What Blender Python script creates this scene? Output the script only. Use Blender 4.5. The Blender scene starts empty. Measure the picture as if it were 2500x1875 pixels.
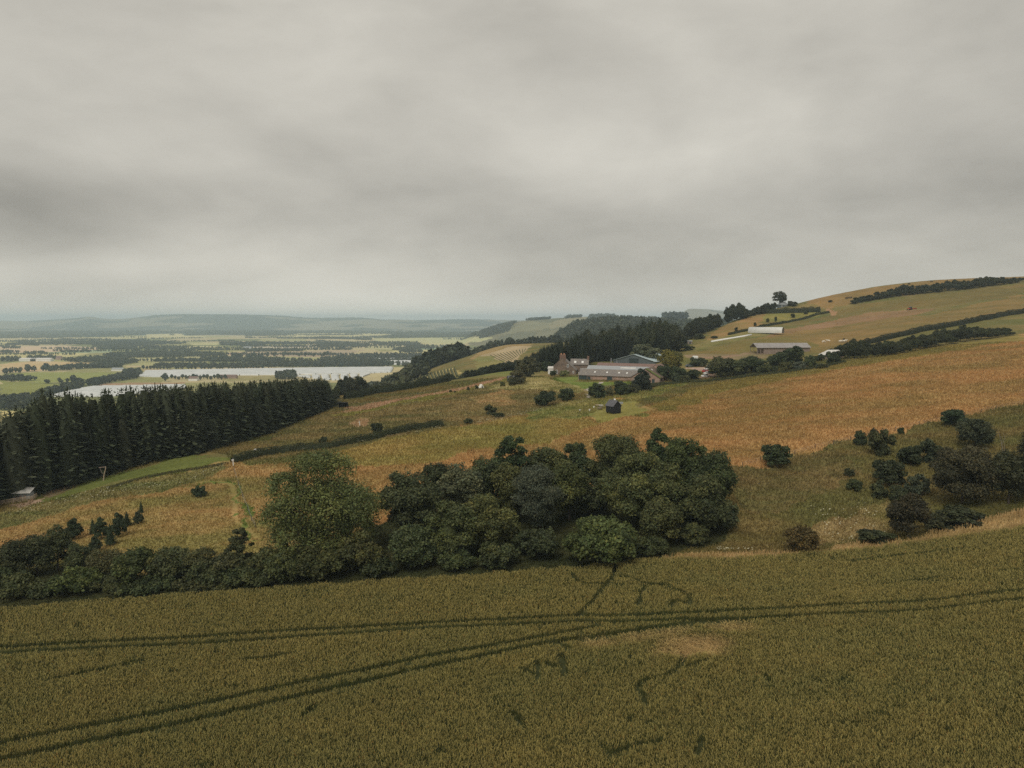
import bpy, math, random
import numpy as np
from mathutils import Vector
random.seed(5); RNG = np.random.default_rng(11)
R = math.radians
# ------------------------------------------------------------------ camera model (source picture is 2500 x 1875)
F, CX, CY, YH, HC = 1736.0, 1250.0, 937.5, 782.0, 110.0
PIT = math.atan((CY - YH) / F); CP, SP = math.cos(PIT), math.sin(PIT)
scene = bpy.context.scene
COL = scene.collection

def ray(px, py):
    u = (px - CX) / F; w = (CY - py) / F; d = CP + w * SP
    return u / d, (w * CP - SP) / d
def row_t(py): return ray(CX, py)[1]

# ------------------------------------------------------------------ noise
def vnoise(x, y, seed=0):
    x = np.asarray(x, float); y = np.asarray(y, float)
    xi = np.floor(x); yi = np.floor(y); fx = x - xi; fy = y - yi
    fx = fx * fx * (3 - 2 * fx); fy = fy * fy * (3 - 2 * fy)
    xi = xi.astype(np.int64); yi = yi.astype(np.int64)
    def h(a, b):
        n = (a * 374761393 + b * 668265263 + seed * 362437) & 0xffffffff
        n = ((n ^ (n >> 13)) * 1274126177) & 0xffffffff
        n = n ^ (n >> 16)
        return (n & 0xffff) / 65535.0
    return ((h(xi, yi) * (1 - fx) + h(xi + 1, yi) * fx) * (1 - fy) + (h(xi, yi + 1) * (1 - fx) + h(xi + 1, yi + 1) * fx) * fy)
def fbm(x, y, seed=0, o=4):
    s = 0; amp = .5; tot = 0
    for k in range(o):
        s = s + amp * vnoise(x * 2 ** k, y * 2 ** k, seed + 17 * k); tot += amp; amp *= .55
    return s / tot

# ------------------------------------------------------------------ terrain: height below the camera along columns of the view
def pchip(xk, yk, x):
    xk = np.asarray(xk, float); yk = np.asarray(yk, float)
    h = np.diff(xk); d = np.diff(yk, axis=0) / (h if yk.ndim == 1 else h[:, None])
    m = np.zeros_like(yk)
    a, b = d[:-1], d[1:]
    hh0, hh1 = (h[:-1], h[1:]) if yk.ndim == 1 else (h[:-1, None], h[1:, None])
    w1 = 2 * hh1 + hh0; w2 = hh1 + 2 * hh0
    with np.errstate(all='ignore'):
        mm = (w1 + w2) / (w1 / a + w2 / b)
    m[1:-1] = np.where(a * b > 0, mm, 0); m[0] = d[0]; m[-1] = d[-1]
    i = np.clip(np.searchsorted(xk, x) - 1, 0, len(xk) - 2)
    t = np.clip((x - xk[i]) / h[i], 0, 1)
    hi = h[i]
    if yk.ndim == 2: t = t[:, None]; hi = hi[:, None]
    return ((2 * t ** 3 - 3 * t ** 2 + 1) * yk[i] + (t ** 3 - 2 * t ** 2 + t) * hi * m[i] + (-2 * t ** 3 + 3 * t ** 2) * yk[i + 1] + (t ** 3 - t ** 2) * hi * m[i + 1])
PL = -110
COLS = {
 -900: [(20,-43),(60,-44),(100,-46),(158,-52),(250,-76),(400,-104),(520,PL),(40000,PL)],
 0: [(20,-42),(40,-41.5),(65,-41),(100,-41),(158,-41.7),(200,-46),(280,-62),(400,-88),(520,-106),(650,PL),(40000,PL)],
 400: [(20,-41),(40,-40.8),(64,-40.3),(102,-40),(150,-39.5),(190,-38.4),(250,-43),(380,-70),(560,-102),(700,PL),(40000,PL)],
 815: [(20,-40),(40,-39.5),(62,-39),(103,-38.6),(150,-38),(200,-36.4),(290,-34.9),(335,-37),(430,-50),(600,-80),(850,-106),(1000,PL),(40000,PL)],
 1075: [(20,-39),(40,-38.4),(60,-38),(104,-37.9),(150,-36.5),(222,-33),(310,-31.8),(370,-32.2),(450,-42),(560,-47),(720,-46),(900,-66),(1300,-104),(1600,PL),(40000,PL)],
 1250: [(20,-38.6),(40,-38.2),(60,-37.8),(105,-37.6),(150,-36),(190,-34.5),(250,-31),(310,-29.5),(400,-28.5),(470,-36),(600,-37.5),(800,-27.5),(930,-34),(1150,-60),(1500,-95),(2000,-108),(2400,PL),(40000,PL)],
 1500: [(20,-38),(40,-37.5),(60,-37.3),(107,-37),(150,-35),(190,-32.5),(228,-30),(280,-28.5),(340,-28),(380,-27.5),(450,-24),(600,-20),(800,-24),(1000,-30),(1500,-40),(2500,-60),(5000,-100),(8000,PL),(40000,PL)],
 1740: [(20,-37),(40,-36.5),(60,-36.3),(110,-36),(150,-31),(190,-29.5),(250,-28.5),(330,-27),(370,-25),(420,-21),(480,-15.5),(540,-9.8),(580,-6.6),(620,-8),(700,-22),(1000,-35),(2500,-50),(6000,-90),(40000,PL)],
 1820: [(20,-36.5),(40,-36),(60,-35.8),(111,-36.2),(150,-30.8),(190,-28.5),(255,-27),(340,-25),(400,-22.5),(440,-18.5),(480,-14),(540,-7.5),(580,-1.5),(610,2.8),(650,4),(700,-2),(900,-20),(2500,-50),(6000,-90),(40000,PL)],
 1921: [(20,-36),(40,-35.5),(60,-35.2),(112,-36.4),(150,-30.5),(190,-27),(260,-25),(350,-22.5),(418,-20),(470,-14),(540,-8.5),(600,-1),(640,8),(670,14),(720,14.5),(800,5),(1200,-20),(2500,-50),(6000,-90),(40000,PL)],
 2260: [(20,-35),(40,-34.5),(60,-34),(115,-34.8),(160,-27.5),(200,-23.5),(300,-17),(360,-13.5),(430,-8),(500,-1),(580,9),(640,24),(680,36),(700,38.7),(760,38),(900,20),(1500,0),(6000,-60),(40000,PL)],
 2500: [(20,-34),(40,-33),(60,-32.5),(118,-32),(165,-24.5),(210,-20),(300,-13),(400,-7.5),(450,-2),(520,9),(600,22),(660,36),(700,43),(780,44),(950,20),(1500,5),(6000,-60),(40000,PL)],
 3400: [(20,-30),(40,-28),(60,-27),(118,-25),(165,-15),(210,-9),(300,0),(400,8),(520,26),(700,60),(900,60),(1200,30),(6000,-60),(40000,PL)],
}
RIDGES = [  # (distance, log width, skyline (px, row))
 (9500, .20, [(-1200,778),(-300,774),(0,784),(58,785),(101,783),(174,777),(220,772),(260,777),(301,777),(376,769),(434,767),(600,769),(687,771),(762,776),(808,776),(884,775),(933,780),(1005,781),(1092,781),(1208,780),(1400,784),(1700,786),(3600,780)]),
 (3600, .20, [(1080,842),(1130,836),(1160,815),(1218,797),(1270,784),(1293,781),(1391,775),(1478,772),(1560,773),(1650,778),(1800,790),(2000,820)]),
 (1650, .24, [(1260,895),(1300,855),(1345,831),(1406,799),(1464,790),(1507,788),(1594,791),(1652,796),(1800,800),(2100,830)]),
 (2500, .14, [(1540,838),(1570,795),(1600,780),(1640,778),(1690,780),(1750,786),(1850,830)]),
 (6000, .14, [(1600,800),(1640,783),(1662,770),(1679,758),(1690,756.5),(1733,756),(1765,759),(1830,770),(2000,800)]),
]
NA, NL = 900, 1000
AG = np.linspace(-2.2, 2.2, NA); LG = np.linspace(math.log(18), math.log(40000), NL)
_pxs = sorted(COLS)
_colz = np.array([pchip([math.log(y) for y, _ in COLS[p]], [z for _, z in COLS[p]], LG) for p in _pxs])
TAB = pchip([ray(p, 900)[0] for p in _pxs], _colz, np.clip(AG, ray(-900, 900)[0], ray(3400, 900)[0]))
for Y0, s, prof in RIDGES:
    ap = [ray(p, 790)[0] for p, _ in prof]
    zt_ = np.interp(AG, ap, [row_t(r) * Y0 for _, r in prof])
    inside = np.clip((AG - ap[0]) / .02, 0, 1) * np.clip((ap[-1] - AG) / .05, 0, 1)
    g = np.exp(-((LG - math.log(Y0)) / s) ** 2)
    up = np.maximum(zt_[:, None] - TAB, 0) * inside[:, None]
    TAB = TAB + up * g[None, :]

def zrel(a, Y):
    a = np.asarray(a, float); Y = np.asarray(Y, float)
    i = np.clip((a - AG[0]) / (AG[1] - AG[0]), 0, NA - 1.001); j = np.clip((np.log(np.maximum(Y, 18)) - LG[0]) / (LG[1] - LG[0]), 0, NL - 1.001)
    i0 = i.astype(int); j0 = j.astype(int); fi = i - i0; fj = j - j0
    z = (TAB[i0, j0] * (1 - fi) + TAB[i0 + 1, j0] * fi) * (1 - fj) + (TAB[i0, j0 + 1] * (1 - fi) + TAB[i0 + 1, j0 + 1] * fi) * fj
    X = a * Y
    w = np.clip((Y - 104) / 40, 0, 1) * np.clip((900 - Y) / 300, 0, 1)
    z = z + w * ((fbm(X / 22, Y / 22, 3, 3) - .5) * 1.3)
    far = np.clip((Y - 2200) / 2500, 0, 1)
    z = z + far * (fbm(X / 700, Y / 900, 9, 4) - .5) * np.clip(z + 108, 0, 60) * .8
    return z
def ground(X, Y): return float(zrel(X / Y, Y)) + HC
_LS = np.linspace(math.log(30), math.log(30000), 2600); _YS = np.exp(_LS)
def unproject(px, py, ymin=0):
    a, t = ray(px, py)
    z = zrel(np.full_like(_YS, a), _YS)
    hit = (t * _YS <= z) & (_YS >= ymin)
    k = int(np.argmax(hit))
    if not hit.any(): Y = 25000.0
    elif k == 0: Y = _YS[0]
    else:
        f0 = t * _YS[k - 1] - z[k - 1]; f1 = t * _YS[k] - z[k]
        q = f0 / (f0 - f1) if f0 > f1 else 1
        Y = _YS[k - 1] + (_YS[k] - _YS[k - 1]) * min(max(q, 0), 1)
    return a * Y, float(Y)
def place(px, Y):          # point on the ground at picture column px and distance Y
    a = (px - CX) / F / CP
    for _ in range(3):
        t = float(zrel(a, Y)) / Y
        w = (t * CP + SP) / (CP - t * SP); a = (px - CX) / F / (CP + w * SP)
    return a * Y, Y
def top_h(px, py, X, Y):   # height above the ground of picture row py at that distance
    return row_t(py) * Y + HC - ground(X, Y)

# ------------------------------------------------------------------ materials
def newmat(name):
    m = bpy.data.materials.new(name); m.use_nodes = True
    nt = m.node_tree; b = nt.nodes['Principled BSDF']
    return m, nt, b
def N(nt, t, **kw):
    n = nt.nodes.new(t)
    for k, v in kw.items():
        if k in n.inputs: n.inputs[k].default_value = v
        else: setattr(n, k, v)
    return n
def mixrgb(nt, a, b, fac=None, mode='MIX', f=.5):
    n = nt.nodes.new('ShaderNodeMix'); n.data_type = 'RGBA'; n.blend_type = mode
    n.inputs[0].default_value = f
    for k, v in ((6, a), (7, b)):
        if isinstance(v, tuple): n.inputs[k].default_value = (*v[:3], 1)
        else: nt.links.new(v, n.inputs[k])
    if fac is not None: nt.links.new(fac, n.inputs[0])
    return n.outputs[2]
def ramp(nt, src, lo, hi, a=0., b=1.):
    n = nt.nodes.new('ShaderNodeMapRange'); n.inputs[1].default_value = lo; n.inputs[2].default_value = hi
    n.inputs[3].default_value = a; n.inputs[4].default_value = b
    nt.links.new(src, n.inputs[0]); return n.outputs[0]
def noise_mat(name, c1, c2, scale=2., rough=.8, bump=.0, spec=.2, metallic=0., stretch=None, detail=5.):
    m, nt, b = newmat(name)
    tc = nt.nodes.new('ShaderNodeTexCoord'); src = tc.outputs['Object']
    if stretch:
        mp = nt.nodes.new('ShaderNodeMapping'); mp.inputs['Scale'].default_value = stretch
        nt.links.new(src, mp.inputs[0]); src = mp.outputs[0]
    n = N(nt, 'ShaderNodeTexNoise', Scale=scale, Detail=detail, Roughness=.65); nt.links.new(src, n.inputs['Vector'])
    nt.links.new(mixrgb(nt, c1, c2, ramp(nt, n.outputs[0], .35, .65)), b.inputs['Base Color'])
    b.inputs['Roughness'].default_value = rough; b.inputs['Specular IOR Level'].default_value = spec; b.inputs['Metallic'].default_value = metallic
    if bump:
        bp = N(nt, 'ShaderNodeBump', Strength=bump, Distance=.05); nt.links.new(n.outputs[0], bp.inputs['Height']); nt.links.new(bp.outputs[0], b.inputs['Normal'])
    return m
def stone_mat(name, c1, c2, c3, scale=2.2):
    m, nt, b = newmat(name)
    tc = nt.nodes.new('ShaderNodeTexCoord')
    v = N(nt, 'ShaderNodeTexVoronoi', Scale=scale); nt.links.new(tc.outputs['Object'], v.inputs['Vector'])
    n = N(nt, 'ShaderNodeTexNoise', Scale=.5, Detail=4.); nt.links.new(tc.outputs['Object'], n.inputs['Vector'])
    sx = nt.nodes.new('ShaderNodeSeparateColor'); nt.links.new(v.outputs['Color'], sx.inputs[0])
    c = mixrgb(nt, c1, c2, sx.outputs[0]); c = mixrgb(nt, c, c3, ramp(nt, n.outputs[0], .45, .7))
    nt.links.new(c, b.inputs['Base Color']); b.inputs['Roughness'].default_value = .9; b.inputs['Specular IOR Level'].default_value = .15
    bp = N(nt, 'ShaderNodeBump', Strength=.6, Distance=.06); nt.links.new(v.outputs['Distance'], bp.inputs['Height']); nt.links.new(bp.outputs[0], b.inputs['Normal'])
    return m
def roof_mat(name, c1, c2, c3, rows=3.0, moss=.62):
    m, nt, b = newmat(name)
    tc = nt.nodes.new('ShaderNodeTexCoord')
    br = N(nt, 'ShaderNodeTexBrick', Scale=rows, **{'Color1': (*c1, 1), 'Color2': (*c2, 1), 'Mortar': (c1[0] * .5, c1[1] * .5, c1[2] * .5, 1), 'Mortar Size': .03})
    nt.links.new(tc.outputs['Object'], br.inputs['Vector'])
    n = N(nt, 'ShaderNodeTexNoise', Scale=1.1, Detail=6., Roughness=.7); nt.links.new(tc.outputs['Object'], n.inputs['Vector'])
    nt.links.new(mixrgb(nt, br.outputs[0], c3, ramp(nt, n.outputs[0], moss - .12, moss + .1)), b.inputs['Base Color'])
    b.inputs['Roughness'].default_value = .7; b.inputs['Specular IOR Level'].default_value = .3
    return m
def leaf_mat(name, rough=.6, trans=.22, spec=.25):
    m, nt, b = newmat(name)
    at = nt.nodes.new('ShaderNodeAttribute'); at.attribute_name = 'Col'
    oi = nt.nodes.new('ShaderNodeObjectInfo')
    c = mixrgb(nt, at.outputs['Color'], oi.outputs['Color'], mode='MULTIPLY', f=1.)
    nt.links.new(c, b.inputs['Base Color']); b.inputs['Roughness'].default_value = rough; b.inputs['Specular IOR Level'].default_value = spec
    tr = nt.nodes.new('ShaderNodeBsdfTranslucent'); nt.links.new(c, tr.inputs[0])
    mx = nt.nodes.new('ShaderNodeMixShader'); mx.inputs[0].default_value = trans
    nt.links.new(b.outputs[0], mx.inputs[1]); nt.links.new(tr.outputs[0], mx.inputs[2])
    nt.links.new(mx.outputs[0], nt.nodes['Material Output'].inputs[0])
    return m
def ground_mat():
    m, nt, b = newmat('ground_cover')
    at = nt.nodes.new('ShaderNodeAttribute'); at.attribute_name = 'Col'
    g = nt.nodes.new('ShaderNodeNewGeometry')
    n1 = N(nt, 'ShaderNodeTexNoise', Scale=.9, Detail=6., Roughness=.7); nt.links.new(g.outputs['Position'], n1.inputs['Vector'])
    n2 = N(nt, 'ShaderNodeTexNoise', Scale=.06, Detail=5., Roughness=.6); nt.links.new(g.outputs['Position'], n2.inputs['Vector'])
    f1 = ramp(nt, n1.outputs[0], .3, .7, .72, 1.28); f2 = ramp(nt, n2.outputs[0], .3, .7, .85, 1.15)
    mu = N(nt, 'ShaderNodeMath', operation='MULTIPLY'); nt.links.new(f1, mu.inputs[0]); nt.links.new(f2, mu.inputs[1])
    vm = N(nt, 'ShaderNodeVectorMath', operation='SCALE'); nt.links.new(at.outputs['Color'], vm.inputs[0]); nt.links.new(mu.outputs[0], vm.inputs['Scale'])
    nt.links.new(vm.outputs[0], b.inputs['Base Color']); b.inputs['Roughness'].default_value = .95; b.inputs['Specular IOR Level'].default_value = .05
    bp = N(nt, 'ShaderNodeBump', Strength=.7, Distance=.25); nt.links.new(n1.outputs[0], bp.inputs['Height']); nt.links.new(bp.outputs[0], b.inputs['Normal'])
    return m
M = {
 'ground': ground_mat(), 'leaf': leaf_mat('leaf'), 'needle': leaf_mat('needle', .75, .1, .12), 'blade': leaf_mat('blade', .7, .3, .1),
 'bark': noise_mat('bark', (.05,.04,.03), (.12,.1,.08), 3, .95, .4), 'pale_bark': noise_mat('pale_bark', (.3,.27,.22), (.18,.15,.12), 3, .9),
 'stone': stone_mat('house_stone', (.17,.13,.10), (.25,.19,.15), (.13,.10,.085)), 'pink_stone': stone_mat('pink_stone', (.36,.23,.17), (.46,.33,.27), (.22,.17,.14), 1.8),
 'slate': roof_mat('slate', (.19,.17,.16), (.26,.235,.22), (.32,.28,.22)), 'red_tile': roof_mat('red_tile', (.21,.13,.11), (.27,.175,.15), (.2,.17,.13)),
 'brown_tile': roof_mat('brown_tile', (.15,.105,.085), (.2,.14,.115), (.14,.13,.06)), 'moss': noise_mat('moss', (.10,.13,.03), (.17,.2,.06), 2, .95, .5),
 'zinc': noise_mat('zinc_sheet', (.30,.32,.33), (.38,.4,.41), 1.2, .5, 0, .5, .2, (1,.15,1)), 'blue_sheet': noise_mat('blue_sheet', (.46,.57,.61), (.54,.64,.67), .8, .45, 0, .5, .1, (1,.2,1)),
 'teal': noise_mat('teal_cladding', (.10,.125,.135), (.12,.145,.155), 2, .5), 'dark_door': noise_mat('dark_door', (.035,.05,.055), (.05,.07,.07), 2, .6),
 'white': noise_mat('white_paint', (.72,.72,.7), (.8,.8,.78), 2, .5), 'glass': noise_mat('dark_glass', (.03,.035,.04), (.05,.055,.06), .6, .12, 0, .6),
 'black_wood': noise_mat('black_wood', (.012,.013,.016), (.022,.024,.028), 3, .6, .2, .3, 0, (6,6,.4)), 'grey_sheet': noise_mat('grey_sheet', (.09,.09,.1), (.13,.13,.14), 2, .5),
 'timber': noise_mat('weathered_timber', (.22,.17,.14), (.34,.27,.235), 1.6, .9, .3, .1, 0, (3,3,.12)), 'timber_roof': noise_mat('barn_sheet', (.25,.23,.225), (.34,.32,.31), .9, .6, 0, .4, 0, (1,.2,1)),
 'plastic': noise_mat('white_plastic', (.56,.57,.54), (.66,.66,.63), .5, .5, 0, .3), 'crop_plastic': noise_mat('crop_plastic', (.50,.52,.51), (.64,.65,.64), .03, .5, 0, .3),
 'white_roof': noise_mat('white_roof', (.55,.53,.5), (.72,.7,.66), .8, .5, 0, .4), 'post': noise_mat('post_wood', (.06,.05,.04), (.12,.1,.08), 4, .95),
 'pale_wood': noise_mat('pale_wood', (.36,.28,.2), (.48,.38,.28), 3, .9), 'tyre': noise_mat('tyre_rubber', (.015,.015,.015), (.03,.03,.03), 5, .9),
 'silver': noise_mat('silver_paint', (.5,.5,.5), (.56,.56,.56), 1, .3, 0, .5, .4), 'red': noise_mat('red_paint', (.42,.03,.025), (.5,.05,.04), 1, .35, 0, .5),
 'green_paint': noise_mat('green_paint', (.04,.1,.05), (.06,.13,.07), 1, .4), 'hide_white': noise_mat('pale_hide', (.65,.6,.5), (.75,.7,.62), 3, .9), 'hide_black': noise_mat('black_hide', (.015,.013,.012), (.03,.026,.022), 3, .9),
 'brick': stone_mat('chimney_brick', (.2,.125,.095), (.17,.11,.085), (.2,.13,.1), 3), 'terracotta': noise_mat('terracotta', (.5,.25,.14), (.58,.3,.18), 2, .8), 'canvas': noise_mat('canvas', (.7,.68,.62), (.78,.76,.7), 2, .8),
}

# ------------------------------------------------------------------ mesh helpers
def mesh_np(name, V, quads=None, tris=None, cols=None, mat=None, smooth=False, parent=None, data_only=False):
    me = bpy.data.meshes.new(name)
    V = np.ascontiguousarray(V, np.float32)
    nq = 0 if quads is None else len(quads); ntr = 0 if tris is None else len(tris)
    loops = np.concatenate([np.asarray(quads, np.int32).ravel() if nq else np.zeros(0, np.int32), np.asarray(tris, np.int32).ravel() if ntr else np.zeros(0, np.int32)])
    start = np.concatenate([np.arange(nq) * 4, nq * 4 + np.arange(ntr) * 3]).astype(np.int32)
    tot = np.concatenate([np.full(nq, 4), np.full(ntr, 3)]).astype(np.int32)
    me.vertices.add(len(V)); me.vertices.foreach_set('co', V.ravel())
    me.loops.add(len(loops)); me.loops.foreach_set('vertex_index', loops)
    me.polygons.add(len(start)); me.polygons.foreach_set('loop_start', start); me.polygons.foreach_set('loop_total', tot)
    if smooth: me.polygons.foreach_set('use_smooth', np.ones(len(start), bool))
    if cols is not None:
        at = me.color_attributes.new('Col', 'FLOAT_COLOR', 'POINT')
        c4 = np.ones((len(V), 4), np.float32); c4[:, :3] = cols
        at.data.foreach_set('color', c4.ravel())
    me.update(calc_edges=True)
    if mat: me.materials.append(mat)
    if data_only: return me
    return link(name, me, parent)
def link(name, me, parent=None, loc=None, rot=None, scale=None, color=None):
    o = bpy.data.objects.new(name, me); COL.objects.link(o)
    if parent: o.parent = parent
    if loc is not None: o.location = loc
    if rot is not None: o.rotation_euler = rot
    if scale is not None: o.scale = scale
    if color is not None: o.color = (*color, 1)
    return o
def tag(o, label=None, cat=None, group=None, kind=None):
    if label: o['label'] = label
    if cat: o['category'] = cat
    if group: o['group'] = group
    if kind: o['kind'] = kind
    return o
def thing(name, label, cat, loc, rz=0, group=None):
    o = bpy.data.objects.new(name, None); COL.objects.link(o); o.location = loc; o.rotation_euler = (0, 0, rz)
    o.empty_display_size = .2
    return tag(o, label, cat, group)

class MB:
    def __init__(s): s.v = []; s.f = []
    def add(s, vs, fs):
        k = len(s.v); s.v += [tuple(v) for v in vs]; s.f += [tuple(i + k for i in f) for f in fs]; return s
    def box(s, x0, x1, y0, y1, z0, z1):
        return s.add([(x0,y0,z0),(x1,y0,z0),(x1,y1,z0),(x0,y1,z0),(x0,y0,z1),(x1,y0,z1),(x1,y1,z1),(x0,y1,z1)], [(0,3,2,1),(4,5,6,7),(0,1,5,4),(1,2,6,5),(2,3,7,6),(3,0,4,7)])
    def tube(s, pts, rads, n=6):
        rings = []; k = len(s.v)
        for i, p in enumerate(pts):
            p = Vector(p); d = (Vector(pts[min(i + 1, len(pts) - 1)]) - Vector(pts[max(i - 1, 0)])).normalized()
            u = d.cross(Vector((0, 0, 1)) if abs(d.z) < .9 else Vector((1, 0, 0))).normalized(); w = d.cross(u)
            for j in range(n):
                q = p + (u * math.cos(j * 2 * math.pi / n) + w * math.sin(j * 2 * math.pi / n)) * rads[i]
                s.v.append(tuple(q))
        for i in range(len(pts) - 1):
            for j in range(n):
                a = k + i * n + j; b = k + i * n + (j + 1) % n
                s.f.append((a, b, b + n, a + n))
        s.f.append(tuple(k + j for j in range(n))[::-1]); s.f.append(tuple(k + (len(pts) - 1) * n + j for j in range(n)))
        return s
    def prism(s, poly, x0, x1):      # poly in (y, z), extruded along x
        n = len(poly)
        return s.add([(x0, y, z) for y, z in poly] + [(x1, y, z) for y, z in poly], [tuple(range(n)), tuple(range(2 * n - 1, n - 1, -1))] + [(i, i + n, (i + 1) % n + n, (i + 1) % n) for i in range(n)])
    def swap(s): s.v = [(-y, x, z) for x, y, z in s.v]; return s      # turn by +90 degrees
    def move(s, dx, dy, dz=0): s.v = [(x + dx, y + dy, z + dz) for x, y, z in s.v]; return s
    def build(s, name, mat, parent=None, smooth=False):
        me = bpy.data.meshes.new(name); me.from_pydata(s.v, [], s.f); me.materials.append(mat); me.update()
        if smooth:
            for p in me.polygons: p.use_smooth = True
        return link(name, me, parent)

# ------------------------------------------------------------------ regions of the ground (picture polygons laid onto the terrain)
def world_poly(pts, step=25, ymin=0):
    out = []
    n = len(pts)
    for i in range(n):
        (x0, y0), (x1, y1) = pts[i], pts[(i + 1) % n]
        k = max(1, int(math.hypot(x1 - x0, y1 - y0) / step))
        for j in range(k):
            out.append(unproject(x0 + (x1 - x0) * j / k, y0 + (y1 - y0) * j / k, ymin))
    return np.array(out)
def pip(P, X, Y):
    m = (X >= P[:, 0].min()) & (X <= P[:, 0].max()) & (Y >= P[:, 1].min()) & (Y <= P[:, 1].max())
    idx = np.nonzero(m)[0]
    x = X[idx]; y = Y[idx]; c = np.zeros(len(idx), bool)
    n = len(P)
    for i in range(n):
        x0, y0 = P[i]; x1, y1 = P[(i + 1) % n]
        if y0 == y1: continue
        cond = ((y0 > y) != (y1 > y))
        c ^= cond & (x < (x1 - x0) * (y - y0) / (y1 - y0) + x0)
    return idx[c]
def dsp(*p): return [(x * 1.1302, y * 1.1302) for x, y in p]
def zz(ox, oy, s, *p): return [(ox + x * s, oy + y * s) for x, y in p]
def z1(*p): return zz(0, 700, .2893, *p)
def z2(*p): return zz(600, 720, .2893, *p)
def z3(*p): return zz(1160, 720, .2893, *p)
def z4(*p): return zz(1860, 620, .2893, *p)
def z5(*p): return zz(1300, 820, .1627, *p)
def z6(*p): return zz(1600, 680, .2080, *p)
def zl(*p): return zz(0, 1100, .2893, *p)
def zr(*p): return zz(1780, 960, .3255, *p)
def w5(*p): return zz(1100, 1380, .3617, *p)
def w6(*p): return zz(0, 1400, .3617, *p)
WHEAT_EDGE = dsp((-900,1395),(0,1322),(300,1298),(600,1276),(900,1257),(1240,1233),(1420,1213),(1575,1211),(1862,1192),(2064,1164),(2212,1141),(2600,1055),(3000,950))
WHEAT = WHEAT_EDGE + [(3400, 2600), (-900, 2600)]
G1, G2 = (.13,.13,.042), (.21,.16,.06)
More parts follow.
